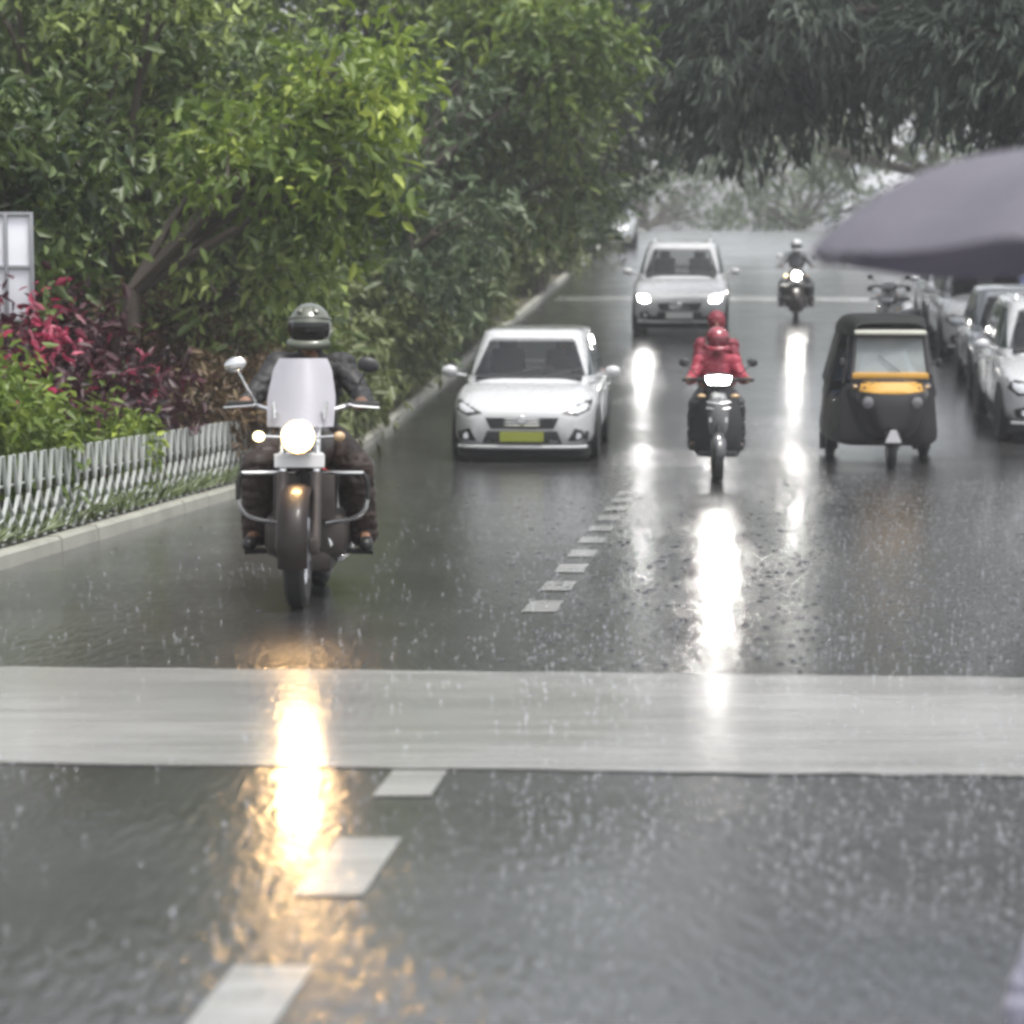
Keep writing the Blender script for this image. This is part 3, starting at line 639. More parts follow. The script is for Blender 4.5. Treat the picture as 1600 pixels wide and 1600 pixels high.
# ------------------------------------------------------------------ people
M_SKIN = P('skin', (.22, .12, .075), .5, var=.1)
def limb(bm, a, b, r0, r1, n=12): 
    a, b = Vector(a), Vector(b); tube(bm, [a, a.lerp(b, .35), b], [r0, (r0*.62+r1*.38)*1.04, r1], n)
    ellip(bm, a, (r0,)*3, seg=12); ellip(bm, b, (r1,)*3, seg=12)
def person(label, J, jacket, trouser, shoe, group=None, helmet=None, hair=None, grip=True, scarf=None, visor=None, skirt=False, k=1.0):
    """J: joints; +x is the viewer's right, the figure faces -y"""
    bm = bmesh.new(); V = Vector
    head, neck, chest, pelvis = V(J['head']), V(J['neck']), V(J['chest']), V(J['pelvis'])
    def core(bm, g):
        ellip(bm, pelvis, (.155+g, .115+g, .12+g)); ellip(bm, chest, (.165+g, .11+g, .15+g))
        tube(bm, [pelvis, pelvis.lerp(chest, .5), chest], [.125+g, .118+g, .14+g], 16)
        for s in (0, 1): limb(bm, chest+V((0, 0, .08)), J['sh'][s], .075+g, .062+g)
    def arms(bm, g, to=1.0):
        for s in (0, 1):
            sh, el, wr = V(J['sh'][s]), V(J['el'][s]), V(J['wr'][s]); limb(bm, sh, el, .055+g, .042+g); limb(bm, el, el.lerp(wr, to), .042+g, .031+g*.9)
    def legs(bm, g, to=1.0):
        for s in (0, 1):
            hp, kn, an = V(J['hip'][s]), V(J['kn'][s]), V(J['an'][s]); limb(bm, hp, kn, .085+g, .058+g); limb(bm, kn, kn.lerp(an, to), .060+g, .043+g)
    core(bm, 0); arms(bm, 0); legs(bm, 0)
    limb(bm, chest+V((0, 0, .1)), neck, .06, .05); limb(bm, neck, head+V((0, .01, -.05)), .05, .055)
    ellip(bm, head+V((0, .01, .03)), (.074, .092, .085)); ellip(bm, head+V((0, -.025, -.045)), (.052, .060, .062))   # skull, jaw
    tube(bm, [head+V((0, -.085, .012)), head+V((0, -.108, -.022)), head+V((0, -.090, -.030))], [.008, .016, .012], 8)  # nose
    ellip(bm, head+V((0, -.085, -.055)), (.024, .010, .008))                                                           # lips
    for s in (-1, 1):
        ellip(bm, head+V((s*.076, .012, -.005)), (.010, .020, .030)); ellip(bm, head+V((s*.03, -.078, .028)), (.022, .012, .007))
    for s in (0, 1):                                                                                                   # hands
        wr, hd = V(J['wr'][s]), V(J['hand'][s]); d = (hd-wr).normalized(); sx = (-1, 1)[s]
        limb(bm, wr, hd, .028, .036)
        across = V((1, 0, 0)) if grip else V((0, 1, 0))
        for q in range(4):
            o_ = hd+across*(q-1.5)*.021; ln = (.8, 1, .95, .75)[q] if sx > 0 else (.75, .95, 1, .8)[q]
            if grip: pts = [o_, o_+V((0, -.038, .012))*ln, o_+V((0, -.052, -.018))*ln, o_+V((0, -.022, -.040))*ln]
            else: pts = [o_, o_+V((-.012, 0, .03))*ln, o_+V((-.036, 0, .022))*ln, o_+V((-.04, 0, -.006))*ln]
            tube(bm, pts, [.0105, .0095, .009, .007], 8, 1)
        th = V((-sx*.03, 0, -.01)) if grip else V((0, -.03, .0))
        tube(bm, [wr.lerp(hd, .5), hd+th*1.2, hd+th*1.3+V((0, -.03, -.022))], [.014, .012, .008], 8, 1)
    for s in (0, 1): limb(bm, J['an'][s], V(J['toe'][s]), .036, .03)
    body = fuse(bm, 'person', M_SKIN, voxel=.0085, smooth=3)
    tag(body, label, 'person', group)
    bm = bmesh.new(); core(bm, .022); arms(bm, .016, .93); limb(bm, chest+V((0, 0, .1)), neck+V((0, 0, .03 if helmet else -.02)), .085, .066)
    fuse(bm, 'jacket', jacket, body, .010, 3, crease=.022)
    bk = J.get('bulk', 0); bm = bmesh.new(); legs(bm, .02+bk, 1.06); ellip(bm, pelvis-V((0, 0, .03)), (.175, .135, .12))
    fuse(bm, 'trousers', trouser, body, .010, 3, crease=.026)
    for s in (0, 1):
        bm = bmesh.new(); an, to = V(J['an'][s]), V(J['toe'][s])
        limb(bm, an+V((0, .03, -.035)), to, .046, .040); limb(bm, an+V((0, 0, .03)), an+V((0, 0, -.03)), .056, .05); fuse(bm, 'shoe', shoe, body, .010, 2)
    if helmet:
        bm = bmesh.new(); c = head+V((0, .01, .035))
        ellip(bm, c, (.125, .150, .135), seg=28)
        geom = [f for f in bm.faces if (f.calc_center_median()-c).y < -.075 and -.085 < (f.calc_center_median()-c).z < .035]
        bmesh.ops.delete(bm, geom=geom, context='FACES')
        dn = [f for f in bm.faces if (f.calc_center_median()-c).z < -.115]; bmesh.ops.delete(bm, geom=dn, context='FACES')
        tube(bm, [c+V((-.10, -.075, -.09)), c+V((-.06, -.13, -.10)), c+V((.06, -.13, -.10)), c+V((.10, -.075, -.09))], .028, 10, 1)   # chin bar
        for s in (-1, 1): box(bm, c+V((s*.045, -.105, .098)), (.03, .05, .012), .004, rot=(.75, 0, s*.25))
        tube(bm, [c+V((-.118, -.03, .045)), c+V((-.085, -.105, .052)), c+V((0, -.143, .055)), c+V((.085, -.105, .052)), c+V((.118, -.03, .045))], .008, 6, 2)
        he = obj('helmet', bm, helmet, body, angle=60)
        bm = bmesh.new(); ellip(bm, c+V((0, -.006, 0)), (.118, .142, .126), seg=28)
        kp = [f for f in bm.faces if not ((f.calc_center_median()-c).y < -.04 and -.10 < (f.calc_center_median()-c).z < .055)]
        bmesh.ops.delete(bm, geom=kp, context='FACES'); obj('visor', bm, visor or M_GLASS, he)
    if hair:
        bm = bmesh.new(); c = head+V((0, .022, .045)); ellip(bm, c, (.085, .098, .088)); ellip(bm, c+V((0, .05, -.06)), (.065, .05, .08)); fuse(bm, 'hair', hair, body, .01, 2)
    if scarf:
        bm = bmesh.new(); c = head+V((0, .02, .03)); ellip(bm, c, (.098, .112, .112)); ellip(bm, head+V((0, .03, -.1)), (.095, .085, .09)); ellip(bm, head+V((0, .02, -.18)), (.15, .11, .07))
        sc = fuse(bm, 'scarf', scarf, body, .011, 4, crease=.015)
    return body
M_JKT = P('black_jacket', (.014, .014, .015), .6, var=.3, bump=.4)
M_TRB = P('brown_rain_trousers', (.028, .016, .012), .6, var=.3, bump=.4)
M_SHOE = P('black_shoe', (.015, .015, .015), .4)
M_HELM = P('dark_olive_helmet', (.075, .085, .06), .3, coat=1, var=.2)
RIDE = dict(head=(0, .10, 1.455), neck=(0, .14, 1.34), chest=(0, .17, 1.16), pelvis=(0, .30, .84),
            sh=[(-.185, .14, 1.27), (.185, .14, 1.27)], el=[(-.31, -.02, 1.09), (.31, -.02, 1.09)], wr=[(-.315, -.25, 1.075), (.315, -.25, 1.075)],
            hand=[(-.315, -.32, 1.08), (.315, -.32, 1.08)], hip=[(-.11, .27, .82), (.11, .27, .82)], kn=[(-.27, -.13, .72), (.27, -.13, .72)],
            an=[(-.30, .06, .36), (.30, .06, .36)], toe=[(-.325, -.10, .29), (.325, -.10, .29)], bulk=.018)
# ------------------------------------------------------------------ motorcycle
M_TANK = P('dark_tank_paint', (.022, .014, .012), .45, coat=.3, var=.2)
M_ENG = P('engine_metal', (.07, .06, .055), .45, metal=.6, var=.3, vscale=20)
M_SCR = P('frosted_windscreen', (.62, .61, .66), .3, var=.05, alpha=.9, coat=.5)
M_HL1 = P('lit_motorcycle_headlamp', (1, .9, .75), .3, emit=115, emcol=(1, .60, .25))
M_IND = P('lit_indicator', (1, .8, .4), .3, emit=3, emcol=(1, .8, .45))
M_SEAT = P('seat_vinyl', (.02, .018, .018), .5)
def motorcycle(label, group=None, screen=True, head_mat=None, tank=None):
    o = empty('motorcycle', label, 'motorcycle', group)
    fy, ry, r = -.70, .68, .315
    wheel(o, 0, fy, r, .11, 9); wheel(o, 0, ry, r, .12, 9)
    def fender(y, r_, a0, a1, wd, nm='mudguard'):
        bm = bmesh.new(); rings = []
        for i in range(15):
            a = a0+(a1-a0)*i/14; row = []
            for k in range(9):
                t = (k/8-.5)*2; rr = r_-.03*abs(t)**3; row.append((t*wd/2, y+math.cos(a)*rr, r+math.sin(a)*rr))
            rings.append(row)
        loft(bm, rings, cap=False, closed=False); bmesh.ops.solidify(bm, geom=bm.faces[:], thickness=.004); return obj(nm, bm, tank or M_TANK, o)
    fender(fy, .345, math.radians(20), math.radians(195), .155); fender(ry, .355, math.radians(-20), math.radians(150), .17)
    for s in (-1, 1):
        bm = bmesh.new(); tube(bm, [(s*.09, fy+.14, .70), (s*.09, fy+.235, 1.0)], .019, 12); fk = obj('fork', bm, M_CHR, o)
        bm = bmesh.new(); tube(bm, [(s*.09, fy, .315), (s*.09, fy+.15, .71)], .030, 12); box(bm, (s*.09, fy+.01, .33), (.05, .08, .09), .015); obj('fork_slider', bm, M_ENG, fk)
    bm = bmesh.new(); box(bm, (0, fy+.20, .80), (.25, .07, .05), .02); box(bm, (0, fy+.245, .97), (.25, .08, .035), .012); obj('fork_yoke', bm, M_CHR, o)
    bm = bmesh.new(); lathe(bm, [(.001, .11), (.055, .10), (.082, .05), (.093, 0), (.096, -.02), (.088, -.03)], (0, fy+.06, .905), 'Y', 28); hl = obj('headlight', bm, M_CHR, o)
    bm = bmesh.new(); lathe(bm, [(.001, -.035), (.045, -.031), (.076, -.02), (.076, -.012), (.001, -.012)], (0, fy+.06, .905), 'Y', 28); obj('lens', bm, head_mat or M_HL1, hl)
    bm = bmesh.new(); box(bm, (0, fy+.125, .775), (.27, .012, .075), .006); obj('number_plate', bm, M_WPL, o, smooth=False)
    for s in (-1, 1):
        bm = bmesh.new(); tube(bm, [(s*.09, fy+.13, .90), (s*.19, fy+.12, .905)], .009, 8); ind = obj('indicator', bm, M_CHR, o)
        bm = bmesh.new(); ellip(bm, (s*.215, fy+.115, .905), (.032, .03, .028), seg=14); obj('lens', bm, M_IND if s < 0 else P('amber_lens', (.5, .35, .2), .2), ind)
    bm = bmesh.new(); tube(bm, [(-.39, -.34, 1.07), (-.28, -.37, 1.075), (-.12, -.46, 1.03), (.12, -.46, 1.03), (.28, -.37, 1.075), (.39, -.34, 1.07)], .0125, 8, 1); obj('handlebar', bm, M_CHR, o)
    for s in (-1, 1):
        bm = bmesh.new(); tube(bm, [(s*.26, -.375, 1.075), (s*.41, -.335, 1.07)], .019, 10); obj('grip', bm, M_RUB, o)
        bm = bmesh.new(); tube(bm, [(s*.23, -.40, 1.07), (s*.28, -.45, 1.065), (s*.42, -.43, 1.055)], .006, 6); obj('lever', bm, M_CHR, o)
        bm = bmesh.new(); tube(bm, [(s*.25, -.39, 1.08), (s*.30, -.41, 1.17), (s*.345, -.40, 1.25)], .006, 6)
        ellip(bm, (s*.36, -.40, 1.285), (.062, .022, .042), rot=(0, s*.3, 0), seg=14); mi = obj('mirror', bm, M_CHR if s < 0 else M_BLACK, o)
        bm = bmesh.new(); ellip(bm, (s*.36, -.385, 1.285), (.052, .012, .034), rot=(0, s*.3, 0), seg=12); obj('mirror_glass', bm, M_GLASS, mi)
    if screen:
        bm = bmesh.new(); rings = []
        for i in range(12):
            t = i/11; z = .955+.365*t; hw = .185-.02*abs(t-.35)-.035*max(0, t-.45)*1.2-(.02*max(0, t-.85)/.15); row = []
            for k in range(13):
                q = (k/12-.5)*2; row.append((q*hw, -.60+.09*q*q+.19*t, z))
            rings.append(row)
        loft(bm, rings, cap=False, closed=False); bmesh.ops.solidify(bm, geom=bm.faces[:], thickness=.004); sc = obj('windscreen', bm, M_SCR, o)
        for s in (-1, 1):
            bm = bmesh.new(); tube(bm, [(s*.13, -.51, 1.03), (s*.135, -.56, 1.04)], .012, 8); tube(bm, [(s*.135, -.555, 1.0), (s*.14, -.55, 1.09)], .012, 8); obj('bracket', bm, M_CHR, sc)
    bm = bmesh.new(); rings = [sring(w_, z0, z1, y, 20, 2.6) for y, w_, z0, z1 in ((-.42, .05, .74, .86), (-.36, .12, .71, .93), (-.2, .155, .70, .965), (0, .15, .70, .96), (.12, .11, .71, .92), (.2, .07, .72, .86))]
    loft(bm, rings); tk = obj('fuel_tank', bm, tank or M_TANK, o)
    bm = bmesh.new(); lathe(bm, [(.001, .02), (.03, .018), (.034, 0)], (0, -.12, .965), 'Z', 16); obj('filler_cap', bm, M_CHR, tk)
    bm = bmesh.new(); rings = [sring(w_, z0, z1, y, 18, 3) for y, w_, z0, z1 in ((.14, .08, .70, .80), (.25, .14, .70, .80), (.5, .15, .71, .82), (.72, .13, .74, .86), (.85, .08, .78, .86))]
    loft(bm, rings); obj('seat', bm, M_SEAT, o)
    bm = bmesh.new()
    tube(bm, [(0, fy+.25, .93), (0, -.30, .62), (0, -.26, .35), (0, .1, .24), (0, .35, .30)], .024, 8, 1)
    for s in (-1, 1): tube(bm, [(s*.1, .35, .30), (s*.12, .3, .70), (s*.12, .85, .72)], .015, 8); tube(bm, [(s*.07, ry, .315), (s*.1, .2, .32)], .017, 8)
    obj('frame', bm, M_BLACK, o)
    bm = bmesh.new(); box(bm, (0, -.02, .35), (.46, .42, .26), .07); box(bm, (0, -.02, .22), (.30, .40, .16), .05); box(bm, (0, -.27, .56), (.34, .05, .26), .02); lathe(bm, [(.001, -.19), (.10, -.18), (.115, -.14), (.115, .14), (.10, .18), (.001, .19)], (0, .02, .34), 'X', 22)
    box(bm, (0, -.12, .52), (.15, .17, .2), .02)
    for k in range(7): box(bm, (0, -.12, .45+k*.027), (.22, .23, .010), .003)
    obj('engine', bm, M_ENG, o)
    for s in (-1, 1):
        bm = bmesh.new(); tube(bm, [(s*.05, -.33, .70), (s*.20, -.36, .70), (s*.33, -.37, .70)], .012, 10); tube(bm, [(s*.35, -.355, .56), (s*.335, -.35, .485), (s*.26, -.33, .445), (s*.12, -.28, .42)], .013, 10, 2)
        cg = obj('crash_guard', bm, M_CHR, o)
        bm = bmesh.new(); tube(bm, [(s*.325, -.37, .70), (s*.352, -.365, .66), (s*.353, -.355, .555)], .014, 10, 1); obj('rubber_sleeve', bm, M_RUB, cg)
        bm = bmesh.new(); tube(bm, [(s*.15, .02, .25), (s*.36, .0, .245)], .016, 8); obj('footpeg', bm, M_RUB, o)
        bm = bmesh.new(); tube(bm, [(s*.10, ry, .31), (s*.13, .50, .70)], [.03, .028], 10); obj('shock_absorber', bm, M_CHR, o)
        # leg shields / saddle bags, dark
        bm = bmesh.new(); box(bm, (s*.235, .62, .58), (.17, .42, .34), .06, seg=3); obj('saddle_bag', bm, M_SEAT, o)
    bm = bmesh.new(); tube(bm, [(.10, -.20, .42), (.15, -.22, .26), (.17, 0, .20), (.19, .4, .24), (.20, .85, .30)], [.02, .022, .024, .04, .042], 12, 1); obj('exhaust', bm, M_CHR, o)
    bm = bmesh.new(); box(bm, (0, .98, .62), (.12, .05, .09), .02); obj('tail_lamp', bm, P('tail_red', (.35, .02, .02), .2), o)
    return o
mc = motorcycle('black motorcycle with frosted windscreen and warm lit headlamp on the wet left lane')
place(mc, -1.13, 14.85, -.01)
r1 = person('rider in dark helmet, black jacket and brown trousers on the nearest motorcycle', RIDE, M_JKT, M_TRB, M_SHOE, helmet=M_HELM, visor=P('black_visor', (.006, .006, .006), .12))
place(r1, -1.13, 14.85, -.01)
mc2 = motorcycle('small dark motorcycle with a bright headlamp high up the road, left of the umbrella', screen=False, head_mat=M_GLOW)
place(mc2, 5.86, 55.6, -.10)
r2 = person('distant rider in grey with a pale helmet on the far motorcycle', RIDE, P('grey_jacket', (.10, .11, .12), .5), P('grey_trousers', (.06, .065, .07), .5), M_SHOE, helmet=P('pale_helmet', (.45, .46, .47), .25, coat=1))
place(r2, 5.86, 55.6, -.10)

DV = dict(head=(.34, .30, 1.22), neck=(.34, .34, 1.10), chest=(.34, .36, .93), pelvis=(.34, .30, .62),
          sh=[(.17, .33, 1.02), (.51, .33, 1.02)], el=[(.12, .15, .86), (.56, .15, .86)], wr=[(.20, -.06, .96), (.48, -.06, .96)],
          hand=[(.21, -.12, .99), (.47, -.12, .99)], hip=[(.25, .28, .6), (.43, .28, .6)], kn=[(.24, -.12, .68), (.44, -.12, .68)],
          an=[(.24, -.36, .42), (.44, -.36, .42)], toe=[(.24, -.48, .40), (.44, -.48, .40)])
r7 = person('driver in a pale shirt behind the windscreen of the nearest white hatchback', DV, P('pale_shirt', (.5, .5, .5), .6), P('dark_trousers', (.03, .03, .035), .5), M_SHOE, hair=P('black_hair', (.01, .01, .01), .4))
place(r7, .27, 32.4, -RD)
# ------------------------------------------------------------------ scooter with rider and passenger
def scooter(label, paint, lit=None, group=None):
    o = empty('scooter', label, 'scooter', group); fy, ry, r = -.62, .58, .225
    wheel(o, 0, fy, r, .10, 5); wheel(o, 0, ry, r, .10, 5)
    bm = bmesh.new()
    rings = [[(x*(1-.0*abs(z)), y+.18*(x/.27)**2, z) for x, y in [(w_*t, yy) for t in (-1, -.8, -.55, -.25, 0, .25, .55, .8, 1)]] for z, w_, yy in
             ((.24, .20, -.36), (.30, .235, -.40), (.42, .245, -.43), (.56, .25, -.44), (.70, .235, -.42), (.82, .19, -.40), (.92, .15, -.37), (.97, .12, -.36))]
    loft(bm, rings, cap=False, closed=False); bmesh.ops.solidify(bm, geom=bm.faces[:], thickness=.02); ap = obj('front_apron', bm, paint, o)
    bm = bmesh.new(); rings = [sring(w_, z0, z1, y, 16, 3) for y, w_, z0, z1 in ((-.52, .03, .70, .78), (-.50, .07, .55, .86), (-.44, .10, .45, .90), (-.38, .11, .42, .92))]
    loft(bm, rings); obj('nose_panel', bm, P('grey_scooter_panel', (.16, .165, .17), .3, coat=1), ap)
    bm = bmesh.new()
    for k in range(2): tube(bm, [(-.12, -.475, .80-k*.06), (0, -.52, .785-k*.06), (.12, -.475, .80-k*.06)], .01, 6, 1)
    obj('trim_strip', bm, M_CHR, ap)
    bm = bmesh.new(); rings = [sring(w_, z0, z1, y, 16, 2.4) for y, w_, z0, z1 in ((-.86, .03, .26, .34), (-.80, .07, .22, .44), (-.65, .085, .20, .50), (-.5, .085, .22, .47), (-.42, .06, .26, .40))]
    loft(bm, rings); obj('mudguard', bm, paint, o)
    bm = bmesh.new(); rings = [sring(w_, z0, z1, y, 18, 2.6) for y, w_, z0, z1 in ((-.47, .11, .965, 1.05), (-.43, .155, .95, 1.085), (-.36, .16, .95, 1.10), (-.28, .11, .97, 1.08))]
    loft(bm, rings); hd = obj('handlebar_cowl', bm, M_BLACK, o); bv = bvh_of(hd)
    hl = obj('headlight', drape(bv, [(-.125, 1.055), (-.10, .985), (.10, .985), (.125, 1.055), (0, 1.065)], off=.008, th=.004), lit or M_GLOW, o)
    for s in (-1, 1):
        bm = bmesh.new(); tube(bm, [(s*.12, -.36, 1.02), (s*.24, -.33, 1.03), (s*.36, -.29, 1.02)], [.022, .018, .02], 10); obj('grip', bm, M_RUB, o)
        bm = bmesh.new(); tube(bm, [(s*.2, -.36, 1.05), (s*.28, -.37, 1.14), (s*.33, -.36, 1.18)], .006, 6); ellip(bm, (s*.345, -.36, 1.20), (.055, .02, .045), seg=12); obj('mirror', bm, M_BLACK, o)
        bm = bmesh.new(); ellip(bm, (s*.17, -.40, .86), (.045, .03, .022), seg=12); obj('indicator', bm, P('amber_lens', (.5, .35, .2), .2), o)
        bm = bmesh.new(); rings = [sring(.055, z0, z1, y, 14, 2.6, cx=s*.15) for y, z0, z1 in ((.0, .34, .50), (.1, .28, .66), (.35, .27, .70), (.65, .34, .68), (.85, .48, .64))]
        loft(bm, rings); obj('side_panel', bm, paint, o)
    bm = bmesh.new(); tube(bm, [(0, fy, .225), (0, -.50, .5), (0, -.38, .98)], .03, 10); obj('fork', bm, M_BLACK, o)
    bm = bmesh.new(); box(bm, (0, -.14, .27), (.40, .50, .06), .02); obj('floorboard', bm, M_BLACK, o)
    bm = bmesh.new(); rings = [sring(w_, z0, z1, y, 16, 3) for y, w_, z0, z1 in ((-.02, .08, .66, .74), (.1, .14, .65, .77), (.5, .15, .66, .79), (.85, .12, .70, .80))]
    loft(bm, rings); obj('seat', bm, M_SEAT, o)
    bm = bmesh.new(); box(bm, (0, -.485, .62), (.18, .01, .05), .004); obj('number_plate', bm, M_WPL, o, smooth=False)
    return o
sc = scooter('dark grey scooter with white lit headlamp carrying two people in red', P('dark_scooter_paint', (.05, .05, .055), .3, coat=1))
place(sc, 2.11, 27.6, -.05)
M_RED = P('red_rain_jacket', (.30, .025, .05), .5, var=.25, bump=.4)
M_DRED = P('dark_red_cloth', (.17, .015, .03), .6, var=.3, bump=.4)
SC = dict(head=(0, .02, 1.40), neck=(0, .07, 1.28), chest=(0, .11, 1.10), pelvis=(0, .22, .80),
          sh=[(-.175, .08, 1.20), (.175, .08, 1.20)], el=[(-.27, -.02, 1.02), (.27, -.02, 1.02)], wr=[(-.29, -.22, 1.03), (.29, -.22, 1.03)],
          hand=[(-.30, -.275, 1.03), (.30, -.275, 1.03)], hip=[(-.09, .2, .79), (.09, .2, .79)], kn=[(-.13, -.20, .68), (.13, -.20, .68)],
          an=[(-.13, -.14, .37), (.13, -.14, .37)], toe=[(-.135, -.28, .335), (.135, -.28, .335)])
r3 = person('scooter rider in a red jacket with a red helmet', SC, M_RED, P('dark_trousers', (.03, .03, .035), .5), M_SHOE, helmet=P('red_helmet', (.26, .02, .04), .3, coat=1), visor=P('tinted_visor', (.12, .02, .03), .1))
place(r3, 2.11, 27.6, -.05)
PS = dict(head=(0, .40, 1.60), neck=(0, .43, 1.48), chest=(0, .46, 1.27), pelvis=(0, .56, .92),
          sh=[(-.16, .44, 1.37), (.16, .44, 1.37)], el=[(-.20, .34, 1.12), (.20, .34, 1.12)], wr=[(-.15, .20, .97), (.15, .20, .97)],
          hand=[(-.13, .15, .96), (.13, .15, .96)], hip=[(-.10, .52, .88), (.10, .52, .88)], kn=[(-.22, .18, .76), (.22, .18, .76)],
          an=[(-.24, .30, .36), (.24, .30, .36)], toe=[(-.25, .16, .32), (.25, .16, .32)])
r4 = person('passenger in dark red with a covered head, seated behind the scooter rider', PS, M_DRED, P('charcoal_trousers', (.04, .04, .045), .5), M_SHOE, scarf=M_DRED)
place(r4, 2.11, 27.6, -.05)

# ------------------------------------------------------------------ auto rickshaw
def rickshaw(label):
    o = empty('auto_rickshaw', label, 'auto rickshaw')
    MB = P('black_rickshaw_paint', (.014, .012, .015), .4, coat=.15, var=.2); MY = P('yellow_rickshaw_paint', (.50, .27, .04), .55, coat=0, var=.08)
    MC = P('black_canvas', (.035, .038, .036), .55, var=.3, bump=.6)
    wheel(o, 0, -.95, .21, .10, 5); wheel(o, -.55, .95, .21, .11, 5); wheel(o, .55, .95, .21, .11, 5)
    # rear tub with side skirts
    bm = bmesh.new(); loft(bm, [[(x*(1.03-.10*(z-z0)/(z1-z0)), y, z) for x, y, z in sring(w_, z0, z1, y, 28, 7)] for y, w_, z0, z1 in ((-.42, .47, .24, .92), (-.40, .56, .21, .93), (-.1, .60, .20, .80), (.25, .635, .20, .74), (.7, .66, .20, .80), (1.2, .66, .22, .96), (1.38, .62, .28, .95))])
    obj('body', bm, MB, o, angle=50)
    # front cowl
    bm = bmesh.new(); loft(bm, [[(x*(.62+.38*min(1, (z-z0)/(z1-z0)/.75)), y, z) for x, y, z in sring(w_, z0, z1, y, 28, 3.6)] for y, w_, z0, z1 in ((-1.06, .16, .42, .74), (-1.03, .27, .36, .86), (-.95, .36, .31, .955), (-.82, .42, .28, .99), (-.62, .455, .26, 1.0), (-.42, .47, .26, 1.0))])
    cw = obj('front_cowl', bm, MB, o, angle=60); bv = bvh_of(cw)
    obj('front_apron', drape(bv, [(-.36, .90), (.36, .90), (.26, .40), (0, .33), (-.26, .40)], off=.004, th=.003), MB, o)
    obj('yellow_band', drape(bv, [(-.40, .955), (.40, .955), (.40, .86), (.12, .83), (-.12, .83), (-.40, .86)], off=.012, th=.008, dense=8), MY, o)
    bm = bmesh.new(); box(bm, (0, -.72, 1.015), (.86, .07, .075), .02, rot=(-.1, 0, 0)); obj('scuttle', bm, MY, o)
    bm = bmesh.new(); box(bm, (0, -.70, .965), (.9, .10, .04), .012); obj('cowl_trim', bm, MB, o)
    # emblem: white triangle mark
    bm = bmesh.new(); loft(bm, [[(-.09, y, .30), (.09, y, .30), (.03, y, .44), (-.03, y, .44)] for y in (-1.225, -1.205)]); obj('emblem', bm, P('white_mark', (.5, .5, .52), .4), o, smooth=False)
    for s in (-1, 1):
        h = bv.ray_cast(Vector((s*.27, -5, .74)), Vector((0, 1, 0)))[0]
        bm = bmesh.new(); lathe(bm, [(.07, .07), (.078, 0), (.075, -.03), (.001, -.012)], (h.x, h.y-.02, h.z), 'Y', 22); hh = obj('headlamp', bm, MB, o)
        bm = bmesh.new(); lathe(bm, [(.001, -.03), (.04, -.027), (.064, -.015), (.064, -.005), (.001, -.005)], (h.x, h.y-.03, h.z), 'Y', 22); obj('lens', bm, P('dull_lens', (.16, .16, .17), .15), hh)
        bm = bmesh.new(); ellip(bm, (s*.40, -.86, .90), (.03, .035, .022), seg=10); obj('indicator', bm, P('amber_lens', (.5, .35, .2), .2), o)
    # windscreen frame, glass, visor
    bm = bmesh.new()
    for s in (-1, 1):
        tube(bm, [(s*.43, -.73, 1.03), (s*.405, -.66, 1.25), (s*.385, -.60, 1.46)], .026, 8)
        tube(bm, [(s*.385, -.60, 1.46), (s*.46, .1, 1.50)], .02, 8); tube(bm, [(s*.50, -.42, .92), (s*.46, -.36, 1.2), (s*.42, -.30, 1.49)], .024, 8)
        tube(bm, [(s*.62, .35, .74), (s*.46, .35, 1.5)], .018, 8)
    tube(bm, [(-.40, -.60, 1.46), (.40, -.60, 1.46)], .022, 8)
    obj('windscreen_frame', bm, MB, o)
    bm = bmesh.new(); vs = [bm.verts.new(p) for p in ((-.40, -.722, 1.05), (.40, -.722, 1.05), (.365, -.60, 1.44), (-.365, -.60, 1.44))]; bm.faces.new(vs)
    bmesh.ops.solidify(bm, geom=bm.faces[:], thickness=.005); obj('windscreen', bm, P('clear_screen', (.55, .6, .6), .08, alpha=.45), o, smooth=False)
    bm = bmesh.new(); tube(bm, [(.10, -.745, 1.07), (-.05, -.71, 1.18), (-.12, -.69, 1.24)], .006, 6); obj('wiper', bm, M_BLACK, o)
    bm = bmesh.new(); box(bm, (0, -.64, 1.505), (.80, .16, .04), .015, rot=(.25, 0, 0)); obj('sun_visor', bm, P('pale_visor', (.45, .46, .40), .4), o)
    # canvas hood
    bm = bmesh.new(); rings = []
    for y, w_, zt in ((-.66, .39, 1.60), (-.60, .41, 1.65), (-.3, .44, 1.69), (.2, .47, 1.70), (.8, .49, 1.69), (1.2, .49, 1.62), (1.38, .46, 1.48)):
        row = []
        for k in range(17):
            a = PI*k/16; ca, sa = math.cos(a), math.sin(a)
            row.append((w_*math.copysign(abs(ca)**.35, ca), y, 1.46+(zt-1.46)*abs(sa)**.5))
        rings.append(row)
    loft(bm, rings, cap=False, closed=False); bmesh.ops.solidify(bm, geom=bm.faces[:], thickness=-.02); obj('canvas_hood', bm, MC, o, angle=50)
    bm = bmesh.new(); loft(bm, [[(-.61, 1.34, .92), (.61, 1.34, .92), (.455, 1.34, 1.50), (-.455, 1.34, 1.50)], [(-.61, 1.37, .92), (.61, 1.37, .92), (.455, 1.37, 1.50), (-.455, 1.37, 1.50)]])
    for s in (-1, 1): loft(bm, [[(s*.64, .55, .86), (s*.63, 1.35, .92), (s*.47, 1.35, 1.50), (s*.475, .55, 1.50)], [(s*.61, .55, .86), (s*.60, 1.33, .92), (s*.44, 1.33, 1.50), (s*.445, .55, 1.50)]])
    obj('rear_canvas', bm, MC, o)
    bm = bmesh.new(); box(bm, (.0, -.05, 1.60), (.72, .10, .13), .02)
    bm.free()
